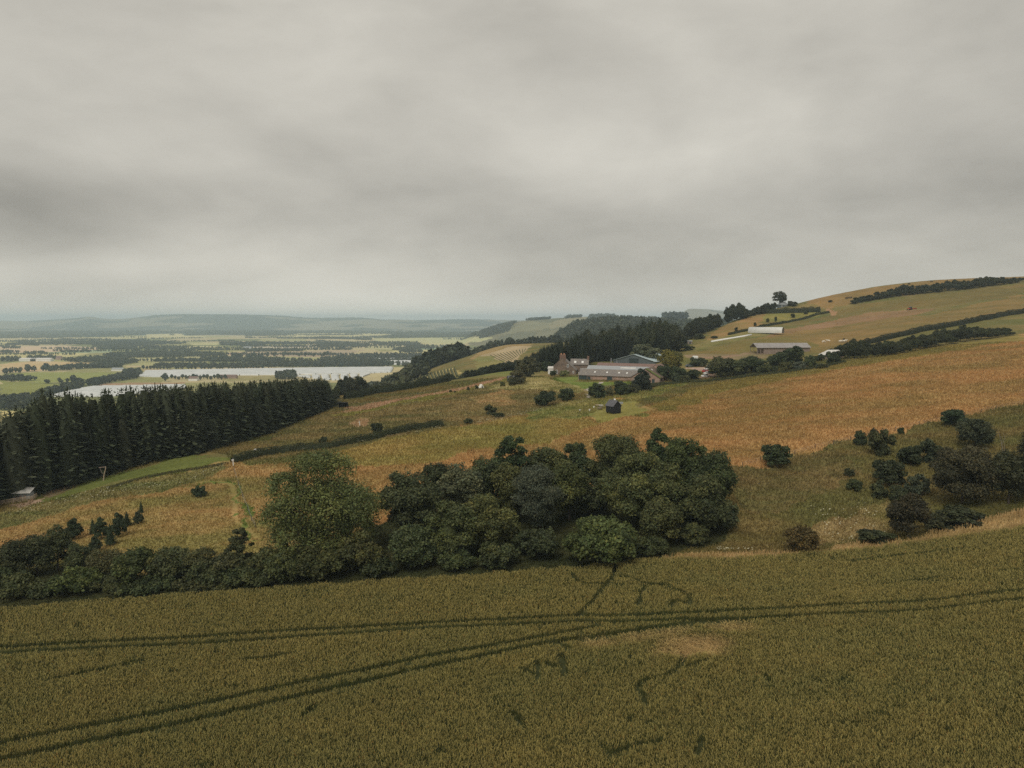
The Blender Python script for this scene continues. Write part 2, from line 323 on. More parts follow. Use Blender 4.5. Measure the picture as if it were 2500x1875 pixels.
REG = [   # (polygon, colour A, colour B, noise scale, name)
 (dsp((560,1010),(690,985),(800,957),(950,930),(1080,905),(1200,893),(1330,905),(1400,880),(1480,845),(1560,825),(1700,798),(1800,783),(2000,752),(2212,722),(2700,640),(2700,800),(2212,868),(2100,895),(1900,945),(1650,1000),(1560,1040),(1500,1200),(700,1240),(560,1100)), (.415,.245,.10), (.29,.2,.074), 10),
 (dsp((600,1010),(690,985),(800,957),(950,930),(1080,908),(1200,893),(1300,915),(1150,960),(950,990),(830,1000),(700,1010)), (.33,.24,.08), (.23,.205,.06), 8),
 (dsp((1420,872),(1480,845),(1560,825),(1700,798),(1800,783),(2000,752),(2212,722),(2212,735),(1800,800),(1560,845),(1450,890)), (.27,.2,.06), (.2,.17,.05), 6),
 (dsp((-300,1170),(0,1100),(200,1055),(340,1025),(500,1000),(600,1000),(720,1020),(820,1050),(820,1240),(600,1280),(0,1330),(-300,1350)), (.41,.262,.11), (.235,.2,.068), 7),
 (dsp((-300,1170),(0,1100),(200,1055),(340,1025),(500,1003),(440,1030),(330,1062),(200,1090),(0,1140),(-300,1210)), (.14,.15,.05), (.27,.22,.09), 4),
 (dsp((0,1240),(150,1210),(200,1290),(0,1330)), (.2,.18,.06), (.12,.14,.04), 5),
 (dsp((80,1078),(220,1038),(330,1005),(430,972),(490,985),(497,1000),(340,1024),(220,1053),(60,1092)), (.115,.14,.038), (.145,.16,.044), 12),
 (zl((300,370),(560,300),(860,200),(880,240),(600,320),(330,400)), (.2,.14,.09), (.14,.13,.05), 4),
 (zl((0,460),(110,440),(300,400),(310,425),(120,465),(0,500)), (.4,.28,.2), (.3,.22,.15), 4),
 (zl((1540,290),(1700,262),(1880,258),(1975,285),(2010,420),(2005,590),(2130,690),(2212,760),(2140,740),(1990,610),(1950,540),(1965,420),(1930,290),(1850,275),(1700,275)), (.13,.17,.04), (.16,.19,.05), 4),
 (dsp((465,985),(560,950),(700,893),(740,896),(830,880),(1000,846),(1100,812),(1180,800),(1215,850),(1240,880),(1170,895),(960,925),(800,957),(700,972),(560,990),(500,1000)), (.27,.2,.085), (.145,.135,.05), 6),
 (z2((880,1060),(1040,1050),(1060,1110),(900,1130)), (.42,.28,.16), (.33,.23,.12), 3),
 (dsp((735,896),(830,877),(1000,841),(1100,812),(1130,808),(1100,818),(1000,848),(850,880),(735,902)), (.2,.2,.05), (.26,.22,.07), 6),
 (dsp((735,882),(860,862),(1000,836),(1095,812),(1105,815),(1000,842),(850,872),(740,894)), (.42,.27,.165), (.36,.235,.13), 9),
 (dsp((1040,812),(1100,798),(1185,790),(1190,800),(1100,812)), (.14,.17,.045), (.2,.19,.06), 6),
 (z2((1870,870),(2212,800),(2212,920),(2000,930),(1900,900)), (.43,.27,.13), (.25,.2,.08), 4),
 (z3((150,780),(330,690),(420,660),(520,670),(640,700),(840,780),(830,830),(700,820),(560,800),(330,800),(200,800)), (.46,.39,.19), (.2,.19,.06), 2.2),
 (z5((830,1180),(920,1270),(1060,1290),(1300,1240),(1700,1150),(1850,1110),(1500,985),(1400,1000),(1240,1040),(900,1160)), (.24,.21,.06), (.19,.18,.05), 5),
 (z5((0,1160),(300,1050),(600,970),(900,930),(1250,880),(1420,850),(1800,790),(2212,700),(2212,800),(1850,880),(1500,985),(1200,1060),(900,1170),(500,1240),(0,1290)), (.16,.18,.05), (.27,.23,.08), 3),
 (z5((1240,945),(1320,930),(1400,945),(1400,965),(1300,970)), (.5,.34,.15), (.45,.3,.12), 3),
 (z5((330,625),(680,615),(700,690),(1420,690),(1400,740),(1180,748),(1010,745),(900,775),(680,800),(480,700)), (.12,.17,.035), (.17,.2,.05), 7),
 (z5((680,805),(900,777),(1000,735),(1040,690),(1130,690),(1070,745),(900,790),(860,860),(890,945),(830,945),(790,850)), (.42,.37,.33), (.34,.3,.27), 4),
 # the far side of the hill
 (z3((0,470),(60,445),(330,410),(500,370),(640,365),(640,385),(480,430),(440,440),(105,500),(0,540)), (.33,.22,.10), (.27,.21,.085), 25),
 (z3((0,540),(105,500),(280,590),(250,600),(0,620)), (.2,.2,.07), (.26,.22,.08), 20),
 (z3((105,500),(280,440),(480,430),(400,490),(320,580),(280,595)), (.42,.33,.2), (.36,.28,.16), 20),
 (z2((1030,800),(1250,750),(1450,690),(1550,668),(1740,615),(1790,640),(1775,700),(1550,750),(1340,790),(1100,815)), (.45,.36,.15), (.36,.3,.11), 15),
 # upper right fields
 (z4((0,700),(150,660),(600,600),(1000,540),(1400,520),(2212,340),(2212,470),(1500,610),(870,740),(600,830),(430,830),(0,760)), (.255,.165,.062), (.185,.142,.05), 12),
 (z4((0,680),(140,650),(400,600),(900,500),(1230,470),(1470,460),(1400,490),(1000,560),(400,640),(0,700)), (.29,.175,.095), (.235,.15,.07), 10),
 (z4((100,600),(400,560),(620,490),(760,430),(1000,400),(1500,340),(2212,250),(2212,340),(1470,450),(1230,460),(900,490),(400,580)), (.155,.128,.045), (.205,.145,.052), 12),
 (z4((0,580),(0,510),(480,490),(560,490),(300,560)), (.2,.19,.055), (.28,.22,.07), 8),
 (z4((540,470),(600,470),(640,490),(600,510),(560,520),(540,500)), (.38,.22,.13), (.33,.2,.1), 5),
 (z4((300,400),(540,340),(900,290),(1240,245),(1800,190),(2212,170),(2212,200),(1400,320),(760,400),(580,470),(480,450)), (.27,.17,.068), (.21,.148,.055), 10),
 (z6((560,690),(720,590),(1000,480),(1150,430),(1250,420),(1270,540),(1100,600),(860,660),(640,720)), (.31,.19,.08), (.215,.165,.058), 8),
 (z6((640,720),(860,660),(1100,600),(1300,640),(1450,630),(1100,700),(900,740),(700,780),(400,860),(430,790)), (.25,.2,.08), (.17,.17,.055), 4),
 (z6((400,880),(700,810),(1100,720),(1500,680),(1800,740),(2000,800),(1950,860),(1140,860),(640,880)), (.17,.145,.047), (.215,.152,.054), 8),
 (z6((340,900),(640,885),(1150,880),(1400,900),(1380,930),(900,950),(350,930)), (.3,.2,.13), (.2,.17,.08), 4),
 (z6((410,1045),(580,1038),(670,1060),(660,1160),(550,1175),(560,1080),(500,1070)), (.42,.3,.24), (.36,.26,.2), 4),
 # right gully
 (dsp((1540,1060),(1650,1003),(1900,948),(2050,908),(2212,872),(2700,800),(2700,1010),(2212,1117),(2000,1162),(1700,1197),(1420,1211),(1500,1150)), (.135,.128,.043), (.195,.148,.056), 5),
 (zr((0,560),(300,530),(660,440),(1000,430),(900,640),(500,900),(100,900)), (.135,.122,.045), (.2,.145,.06), 3),
 (zr((650,960),(900,900),(1250,830),(1250,1000),(1000,1100),(650,1150)), (.3,.22,.1), (.2,.17,.06), 3),
 (zr((-500,1222),(0,1218),(600,1188),(1000,1130),(1400,1092),(1700,1012),(2000,935),(2300,850),(2700,740),(2700,1000),(2212,1040),(1700,1110),(1000,1210),(500,1260),(0,1280),(-500,1290)), (.50,.36,.18), (.36,.27,.12), 2.5),
 # plain
 (z1((0,795),(330,815),(640,822),(380,885),(110,945),(0,960)), (0.236,0.248,0.071), (0.271,0.277,0.077), 40),
 (z1((0,760),(30,735),(320,720),(1040,725),(1000,762),(740,800),(640,790),(340,815),(200,800),(0,795)), (0.260,0.283,0.083), (0.295,0.307,0.094), 40),
 (z1((0,655),(280,628),(800,640),(680,665),(300,690),(0,690)), (0.590,0.437,0.236), (0.543,0.401,0.201), 60),
 (z1((0,692),(370,692),(360,710),(0,720)), (0.543,0.378,0.212), (0.496,0.354,0.189), 60),
 (z1((0,505),(550,500),(900,515),(820,530),(350,555),(0,562)), (0.649,0.484,0.330), (0.590,0.448,0.283), 80),
 (z1((0,572),(350,562),(760,560),(560,600),(0,610)), (0.566,0.496,0.236), (0.519,0.460,0.201), 80),
 (z1((350,560),(820,532),(960,530),(930,555),(760,560)), (0.307,0.366,0.212), (0.354,0.401,0.236), 80),
 (z1((0,452),(185,450),(180,470),(0,478)), (0.590,0.531,0.236), (0.531,0.472,0.212), 90),
 (z1((220,442),(700,430),(1230,415),(1240,402),(1530,395),(1560,415),(1780,418),(1600,428),(1230,432),(500,448)), (0.566,0.507,0.236), (0.614,0.531,0.283), 90),
 (z1((1340,505),(1500,498),(1880,503),(1880,522),(1400,517)), (0.590,0.519,0.283), (0.531,0.472,0.236), 90),
 (z1((1600,478),(1850,472),(1840,492),(1620,492)), (0.566,0.507,0.260), (0.472,0.448,0.212), 90),
 (z1((1920,555),(2300,552),(2300,578),(1930,577)), (0.590,0.413,0.283), (0.543,0.389,0.236), 90),
 (z1((1660,582),(2400,590),(2400,625),(1740,622),(1090,625),(1090,605),(1500,605)), (0.496,0.448,0.236), (0.425,0.401,0.201), 70),
 (z1((1040,665),(1300,668),(1290,680),(1060,680)), (0.531,0.425,0.236), (0.472,0.389,0.212), 70),
 (z1((1200,690),(1500,697),(2212,690),(2212,700),(1240,712),(1190,705)), (0.472,0.354,0.201), (0.401,0.319,0.165), 40),
 (z1((980,778),(1350,770),(1340,805),(940,812)), (0.260,0.260,0.094), (0.307,0.283,0.106), 40),
 (z1((860,815),(1560,806),(1550,830),(1060,842),(800,848)), (0.425,0.271,0.165), (0.354,0.236,0.130), 40),
 (z1((1900,756),(2400,748),(2400,790),(1900,800)), (0.354,0.295,0.142), (0.283,0.260,0.106), 40),
 (z1((0,1045),(140,1050),(160,1120),(60,1170),(0,1110)), (0.566,0.472,0.201), (0.496,0.425,0.177), 40),
 (z2((270,350),(480,320),(1000,320),(1240,332),(1060,372),(640,362),(300,362)), (0.590,0.519,0.260), (0.543,0.484,0.236), 90),
 (z2((1080,372),(1480,362),(2090,360),(1940,402),(1500,432),(1480,402),(1100,392)), (0.472,0.472,0.236), (0.555,0.496,0.260), 90),
 (z2((0,432),(620,424),(620,441),(300,456),(120,450),(0,440)), (0.680,0.590,0.448), (0.614,0.531,0.389), 80),
 (z2((0,482),(700,468),(1000,466),(880,500),(600,525),(0,512)), (0.448,0.342,0.236), (0.401,0.319,0.201), 60),
 (z2((0,515),(620,528),(700,520),(640,560),(0,560)), (0.413,0.389,0.177), (0.354,0.354,0.153), 50),
 (z2((1030,430),(1300,425),(1290,460),(1000,460)), (0.472,0.437,0.236), (0.425,0.401,0.212), 70),
 (z2((1240,470),(1670,460),(1600,492),(1250,492)), (0.566,0.507,0.236), (0.507,0.460,0.212), 70),
 (z2((1420,440),(1740,435),(1660,460),(1420,462)), (0.236,0.330,0.212), (0.283,0.354,0.212), 70),
 (z2((840,530),(1040,520),(1000,560),(840,562)), (0.448,0.354,0.189), (0.413,0.354,0.177), 50),
 (z2((1000,612),(1240,600),(1240,612),(400,628),(0,625),(0,612)), (0.472,0.354,0.201), (0.401,0.319,0.165), 50),
 # mid hill fields
 (z3((200,335),(380,250),(480,225),(620,235),(820,215),(760,250),(560,290),(330,320)), (.24,.225,.125), (.2,.195,.11), 60),
 (z3((620,240),(760,200),(920,185),(1000,215),(860,225),(760,260),(640,290)), (.28,.245,.14), (.22,.21,.115), 60),
 (z6((120,490),(250,480),(390,490),(370,520),(250,515)), (.3,.3,.11), (.34,.33,.13), 60),
]
REGW = [(world_poly(p), a, b, s) for p, a, b, s in REG]
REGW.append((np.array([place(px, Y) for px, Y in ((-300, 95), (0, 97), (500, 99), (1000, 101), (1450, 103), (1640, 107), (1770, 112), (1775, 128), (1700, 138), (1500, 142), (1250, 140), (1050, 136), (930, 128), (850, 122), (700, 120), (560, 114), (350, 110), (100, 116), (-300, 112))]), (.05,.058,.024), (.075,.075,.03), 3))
WHEATW = world_poly(WHEAT)
def ground_colour(X, Y):
    n = len(X)
    big = fbm(X / 500, Y / 900, 21, 3)
    A = np.empty((n, 3)); B = np.empty((n, 3)); S = np.full(n, 9.0)
    A[:] = G1; B[:] = G2
    plain = Y > 850
    pl = vnoise(np.floor(X / 260 + Y / 900), np.floor(Y / 420), 31)[:, None]
    pcol = np.where(pl < .22, (.2,.21,.08), np.where(pl < .42, (.33,.31,.13), np.where(pl < .82, (.52,.44,.24), (.4,.38,.17))))
    hillf = (Y > 5200)[:, None]
    hc = np.where(fbm(X / 700, Y / 600, 5, 3)[:, None] > .56, (.26,.24,.17), (.085,.10,.075))
    up_ = ((zrel(X / Y, Y) > -101) & (Y > 1000))[:, None]; pcol = np.where(up_, np.where(fbm(X / 160, Y / 260, 15, 2)[:, None] > .5, (.15,.15,.085), (.2,.185,.10)), pcol)
    pcol = np.where(hillf, hc, pcol)
    A[plain] = pcol[plain]; B[plain] = pcol[plain] * .85; S[plain] = 60
    amp = np.minimum(1.2, .008 * Y) * 1.0
    amp = np.where(Y > 700, 5.0, amp)
    sc = np.where(Y > 700, 30.0, 4.0)
    Xj = X + (fbm(X / sc, Y / sc, 41, 3) - .5) * 4 * amp; Yj = Y + (fbm(X / sc, Y / sc, 43, 3) - .5) * 4 * amp
    nr = np.clip((Y - 110) / 40, 0, 1) * (Y < 700)
    Xj = Xj + nr * (vnoise(X / 11, Y / 11, 47) - .5) * 8; Yj = Yj + nr * (vnoise(X / 11, Y / 11, 49) - .5) * 8
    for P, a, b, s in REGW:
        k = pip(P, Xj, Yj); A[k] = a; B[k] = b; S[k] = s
    f = fbm(X / (S * 2.2), Y / S, 51, 5)
    f = np.clip((f - .28) / .44, 0, 1)[:, None]
    f2 = (fbm(X / (S * 4), Y / (S * 4), 57, 3)[:, None] - .5) * .9
    f = np.clip(f + f2, 0, 1)
    C = A * (1 - f) + B * f
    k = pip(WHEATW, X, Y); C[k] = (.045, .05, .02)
    return C

# ------------------------------------------------------------------ terrain sheet
aa = np.concatenate([np.linspace(-1.6, -.86, 40)[:-1], np.linspace(-.86, .86, 1150), np.linspace(.86, 1.6, 40)[1:]])
ll = np.concatenate([np.arange(math.log(22), math.log(45), .03), np.arange(math.log(45), math.log(1000), .0048), np.arange(math.log(1000), math.log(14000), .008), np.linspace(math.log(14000), math.log(15000), 3)])
YY = np.exp(ll)
Ag, Yg = np.meshgrid(aa, YY, indexing='ij')
Xg = Ag * Yg; Zg = zrel(Ag, Yg) + HC
Xf, Yf, Zf = Xg.ravel(), Yg.ravel(), Zg.ravel()
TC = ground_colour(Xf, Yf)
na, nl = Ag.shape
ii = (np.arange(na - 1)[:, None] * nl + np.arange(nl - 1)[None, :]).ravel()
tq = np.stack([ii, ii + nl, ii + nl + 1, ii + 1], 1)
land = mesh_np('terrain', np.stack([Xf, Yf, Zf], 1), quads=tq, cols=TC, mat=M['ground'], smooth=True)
tag(land, 'rolling hillside and valley floor of meadows and fields', 'terrain', kind='structure')
# ground under and behind the camera, a step lower than the sheet's near edge
gb = MB(); gb.add([(-900,-600,HC-44),(900,-600,HC-30),(900,21.5,HC-30.5),(46,21.7,HC-30.6),(0,21.7,HC-39),(-46,21.7,HC-43),(-900,21.5,HC-44)], [(0,1,2,3,4,5,6)])
tag(gb.build('ground_behind', noise_mat('field_green', (.07,.08,.03), (.1,.1,.04), .4, .95)), 'crop field behind the camera', 'ground', kind='structure')

# ------------------------------------------------------------------ foliage generators
_sph = []
for i in range(5):
    for j in range(7):
        th = math.pi * (i + .5) / 5; ph = 2 * math.pi * (j + .5 * (i % 2)) / 7
        _sph.append((math.sin(th) * math.cos(ph), math.sin(th) * math.sin(ph), math.cos(th)))
def low_sphere():
    mb = MB(); rows, n = 5, 8
    mb.v = [(0, 0, 1)] + [(math.sin(math.pi * i / rows) * math.cos(2 * math.pi * j / n), math.sin(math.pi * i / rows) * math.sin(2 * math.pi * j / n), math.cos(math.pi * i / rows)) for i in range(1, rows) for j in range(n)] + [(0, 0, -1)]
    tr = []
    for j in range(n): tr.append((0, 1 + j, 1 + (j + 1) % n))
    for i in range(rows - 2):
        for j in range(n):
            a = 1 + i * n + j; b = 1 + i * n + (j + 1) % n
            tr += [(a, a + n, b + n), (a, b + n, b)]
    L = len(mb.v) - 1
    for j in range(n): tr.append((L, L - n + (j + 1) % n, L - n + j))
    return np.array(mb.v), np.array(tr)
SPV, SPT = low_sphere()
def unit(v): return v / np.maximum(np.linalg.norm(v, axis=1, keepdims=True), 1e-9)
def leaves_geo(P, Nrm, size, rng, asp=.62):
    n = len(P)
    t = unit(np.cross(Nrm, rng.normal(size=(n, 3)))); b = np.cross(Nrm, t)
    s = size[:, None]
    V = np.stack([P - t * s * .5, P + b * s * asp * .5 , P + t * s * .55, P - b * s * asp * .5], 1).reshape(-1, 3)
    return V, np.arange(n * 4).reshape(n, 4)
def crown_mesh(name, seed, w, h, lobes=38, dens=40, leaf=.38, z0=.02, core=True, ragged=.2, tone=.3, sx=1., shape='round', mat='leaf', lr=(.2, .34)):
    """crown of a broadleaved tree: leaf faces spread over many overlapping clumps; base of the tree at the origin"""
    rng = np.random.default_rng(seed)
    rx = w / 2; rz = h * (1 - z0) / 2; cz = h * z0 + rz
    C = []; Rr = []; mr = (rx + rz) / 2 if shape != 'cone' else rx
    while len(C) < lobes:
        d = rng.normal(size=3); d /= np.linalg.norm(d)
        if d[2] < -.88: continue
        r = rng.uniform(*lr) * (1.35 if len(C) < lobes // 5 else 1.)
        q = min(rng.uniform(.62, .98) if len(C) > lobes // 5 else rng.uniform(.2, .5), 1.02 - r)
        zn = d[2] * q * (1.12 if shape == 'cone' else 1.); k = 1.
        if shape == 'cone': k = float(np.clip(1.05 - .5 * (zn + .5), .5, 1))
        if d[2] < 0 and z0 > .01: k = k * (1 - .18 * abs(d[2]))
        C.append((d[0] * q * rx * k * sx, d[1] * q * rx * k, cz + zn * rz)); Rr.append(r * mr * max(k, .55))
    C = np.array(C); Rr = np.array(Rr)
    zt = (C[:, 2] + Rr * .95).max(); C[:, 2] *= h / zt
    xr = np.percentile(np.hypot(C[:, 0], C[:, 1]) + Rr, 88); C[:, :2] *= rx / xr
    n = int(dens * 4 * math.pi * ((rx * rx * sx + 2 * rx * rz) / 3) * 1.5)
    li = rng.choice(len(C), n, p=Rr ** 2 / (Rr ** 2).sum())
    d = unit(rng.normal(size=(n, 3)))
    d[:, 2] = np.where(d[:, 2] < -.45, -d[:, 2] * .7, d[:, 2]); d = unit(d)
    rad = Rr[li] * (1 - ragged + ragged * 2 * rng.random(n) ** 1.6)
    nz = vnoise(d[:, 0] * 2.3 + li * 7.1 + 40, d[:, 1] * 2.3 + d[:, 2] * 1.9 + 40, seed) + .6 * vnoise(d[:, 0] * 5 + li * 3.3 + 40, d[:, 2] * 5 + d[:, 1] * 4 + 40, seed + 1)
    rad = rad * (.66 + .46 * nz)
    P = C[li] + d * rad[:, None] * np.array([1, 1, .92])
    keep = np.ones(n, bool)
    for c, r in zip(C, Rr): keep &= np.linalg.norm(P - c, axis=1) > r * .66
    keep &= P[:, 2] > h * .005
    P = P[keep]; d = d[keep]; li = li[keep]
    nrm = unit(d * .7 + rng.normal(size=P.shape) * .6 + np.array([0, 0, .3]))
    sz = leaf * rng.uniform(.6, 1.35, len(P))
    V, Q = leaves_geo(P, nrm, sz, rng)
    lt = rng.normal(0, tone * .5, len(C))[li]
    clump = (fbm(P[:, 0] * .9 + 50, P[:, 2] * .9 + P[:, 1] * .7 + 50, seed, 2) - .5) * tone * 2.2
    br = np.clip(1 + lt + clump + rng.normal(0, tone * .5, len(P)), .42, 2.1)
    hue = rng.normal(0, .07, len(P)) + lt * .25
    c = np.stack([br * (1 + hue), br, br * (1 - hue)], 1)
    cols = np.repeat(c, 4, 0)
    T = None
    if core:
        cv = (C[:, None, :] + SPV[None] * (Rr[:, None, None] * .6)).reshape(-1, 3)
        big = SPV * np.array([rx * .36 * sx, rx * .36, rz * .42]) + np.array([0, 0, cz])
        if shape == 'cone': big[:, :2] *= np.clip(1.1 - (big[:, 2:3] / h), .2, 1)
        cv = np.vstack([cv, big]); cv[:, 2] = np.maximum(cv[:, 2], .02)
        T = (SPT[None] + (np.arange(len(C) + 1) * len(SPV))[:, None, None]).reshape(-1, 3) + len(V)
        V = np.vstack([V, cv]); cols = np.vstack([cols, np.full((len(cv), 3), .85)])
    return mesh_np(name, V, quads=Q, tris=T, cols=cols, mat=M[mat], data_only=True), C
def trunk_mesh(name, seed, h, r, C, k=8, mat='bark'):
    rnd = random.Random(seed); mb = MB()
    th = h * .62
    pts = [(0, 0, -.6)] + [(rnd.uniform(-.1, .1) * r * 4 * i / 4, rnd.uniform(-.1, .1) * r * 4 * i / 4, th * i / 4) for i in range(5)]
    mb.tube(pts, [r * 1.25, r * 1.1, r * .85, r * .7, r * .5, r * .25], 7)
    idx = list(range(len(C))); rnd.shuffle(idx)
    for i in idx[:k]:
        c = C[i]; s = th * rnd.uniform(.3, .8)
        m = (c[0] * .45, c[1] * .45, s + (c[2] - s) * .6)
        mb.tube([(0, 0, s), m, tuple(c)], [r * .42, r * .25, r * .06], 5)
    me = bpy.data.meshes.new(name); me.from_pydata(mb.v, [], mb.f); me.materials.append(M[mat]); me.update(); return me
def conifer_mesh(name, seed, h, w, levels=26, bare=.04, droop=.25, nb=8, expo=.72):
    rng = np.random.default_rng(seed); Ps = []; Ns = []; Sz = []; Br = []
    V = []; Q = []; cols = []
    for k in range(levels):
        f = k / (levels - 1); z = h * (bare + (1 - bare) * (f ** .9))
        r = (w / 2) * ((1 - f) ** expo) * rng.uniform(.82, 1.12) + .04 * w * (f < .97)
        n = max(3, int(nb * (1 - f * .5))); off = rng.uniform(0, 6.3)
        for j in range(n):
            az = off + 2 * math.pi * j / n + rng.normal(0, .2); L = r * rng.uniform(.75, 1.15)
            dx, dy = math.cos(az), math.sin(az)
            up = .5 if f > .9 else -droop * rng.uniform(.6, 1.6) - .08
            shade = rng.uniform(.82, 1.2)
            m = 6 if f < .9 else 2
            for q in range(m):
                s = (q + .6) / m
                c = np.array([dx * L * s, dy * L * s, z + up * L * s + .12 * L * s * s + rng.normal(0, .03 * h / levels)])
                ln = L * (.44 - .14 * s) + .22; wd = ln * .6
                t = np.array([dx, dy, up + .25]) + rng.normal(0, .3, 3); t /= np.linalg.norm(t)
                sd = np.cross(t, [0, 0, 1]) + rng.normal(0, .2, 3); sd /= np.linalg.norm(sd)
                i0 = len(V)
                V += [c - t * ln * .45, c + sd * wd * .5 - np.array([0, 0, wd * .12]), c + t * ln * .55, c - sd * wd * .5 - np.array([0, 0, wd * .12])]
                Q.append((i0, i0 + 1, i0 + 2, i0 + 3)); b = shade * rng.uniform(.85, 1.15) * (1.12 if q == m - 1 else 1); cols += [(b, b, b)] * 4
    # leader
    for j in range(5):
        az = rng.uniform(0, 6.3); t = np.array([math.cos(az) * .15, math.sin(az) * .15, 1.]); sd = np.array([-math.sin(az), math.cos(az), 0]); c = np.array([0, 0, h * .975]); i0 = len(V)
        ln = h * .05
        V += [c - t * ln * .5, c + sd * .12, c + t * ln, c - sd * .12]; Q.append((i0, i0 + 1, i0 + 2, i0 + 3)); cols += [(.9, .9, .9)] * 4
    V = np.array(V); Vn = len(V)
    # dense inner body
    n = 8; zs = np.linspace(h * bare, h * .93, 9); core = []
    for z in zs:
        rr = (w / 2) * .62 * (1 - (z / h)) ** (expo + .05)
        core += [(math.cos(2 * math.pi * j / n) * rr, math.sin(2 * math.pi * j / n) * rr, z) for j in range(n)]
    for i in range(8):
        for j in range(n):
            a = Vn + i * n + j; b = Vn + i * n + (j + 1) % n; Q.append((a, b, b + n, a + n))
    V = np.vstack([V, np.array(core)]); cols += [(.75, .75, .75)] * len(core)
    return mesh_np(name, V, quads=np.array(Q), cols=np.array(cols), mat=M['needle'], data_only=True)
def pole_mesh(name, h, r, mat='bark'):
    mb = MB().tube([(0,0,-.8),(0,0,h*.4),(0,0,h*.9)], [r, r*.7, r*.15], 6)
    me = bpy.data.meshes.new(name); me.from_pydata(mb.v, [], mb.f); me.materials.append(M[mat]); me.update(); return me

# foliage tints (linear)
DG, MG, OL, BG, YG, BR, GG, CN = (.040,.055,.020), (.055,.072,.022), (.085,.085,.026), (.060,.078,.052), (.12,.125,.028), (.085,.07,.028), (.105,.118,.062), (.026,.035,.017)
TREE_KINDS = {}
def tree(name, label, cat, X, Y, h, w, tint, seed, group=None, trunk=True, proto=None, sink=.0, **kw):
    """a tree or bush of its own: Empty at the base > crown, trunk"""
    root = thing(name, label, cat, (X, Y, ground(X, Y) - sink), random.uniform(0, 6.28), group)
    if h > 7: root.rotation_euler = (random.gauss(0, .025), random.gauss(0, .025), root.rotation_euler[2])
    if proto:
        cm, tm, ph, pw = proto
        root.scale = (w / pw, w / pw, h / ph)
    else:
        cm, C = crown_mesh('crown', seed, w, h, **kw); tm = trunk_mesh('trunk', seed, h, max(.08, .022 * h), C)
    link('crown', cm, root, color=tint)
    if trunk and tm: link('trunk', tm, root)
    return root
def make_proto(seed, w, h, r=None, k=5, **kw):
    cm, C = crown_mesh('crown', seed, w, h, **kw)
    return cm, trunk_mesh('trunk', seed, h, r or max(.07, .022 * h), C, k), h, w
P_BUSH = [make_proto(900 + i, 4., 3., lobes=24, dens=60, leaf=.3, z0=.0) for i in range(4)]
P_TREE = [make_proto(930 + i, 8., 9., lobes=32, dens=26, leaf=.5, z0=.03) for i in range(5)]
P_AIRY = [make_proto(950 + i, 9., 9., lobes=24, dens=22, leaf=.42, z0=.2, core=False, ragged=.35) for i in range(2)]
P_CON = [(conifer_mesh('crown', 970 + i, 18., 7.0, 24 + i * 2, droop=.12 + .03 * i, expo=.4 + .045 * i, nb=7 + i % 3), pole_mesh('trunk', 18., .25), 18., 7.0) for i in range(7)]
P_BIG = [(conifer_mesh('crown', 990 + i, 18., 10., 26, droop=.1, expo=.42, nb=10), pole_mesh('trunk', 18., .3), 18., 10.) for i in range(3)]
P_SAP = [(conifer_mesh('crown', 980 + i, 4., 2.2, 13, 0.02, .05, 7), pole_mesh('trunk', 4., .06), 4., 2.2) for i in range(3)]
def jit(c, s=.15):
    k = random.uniform(1 - s, 1 + s); return tuple(max(.004, v * k * random.uniform(.95, 1.05)) for v in c)
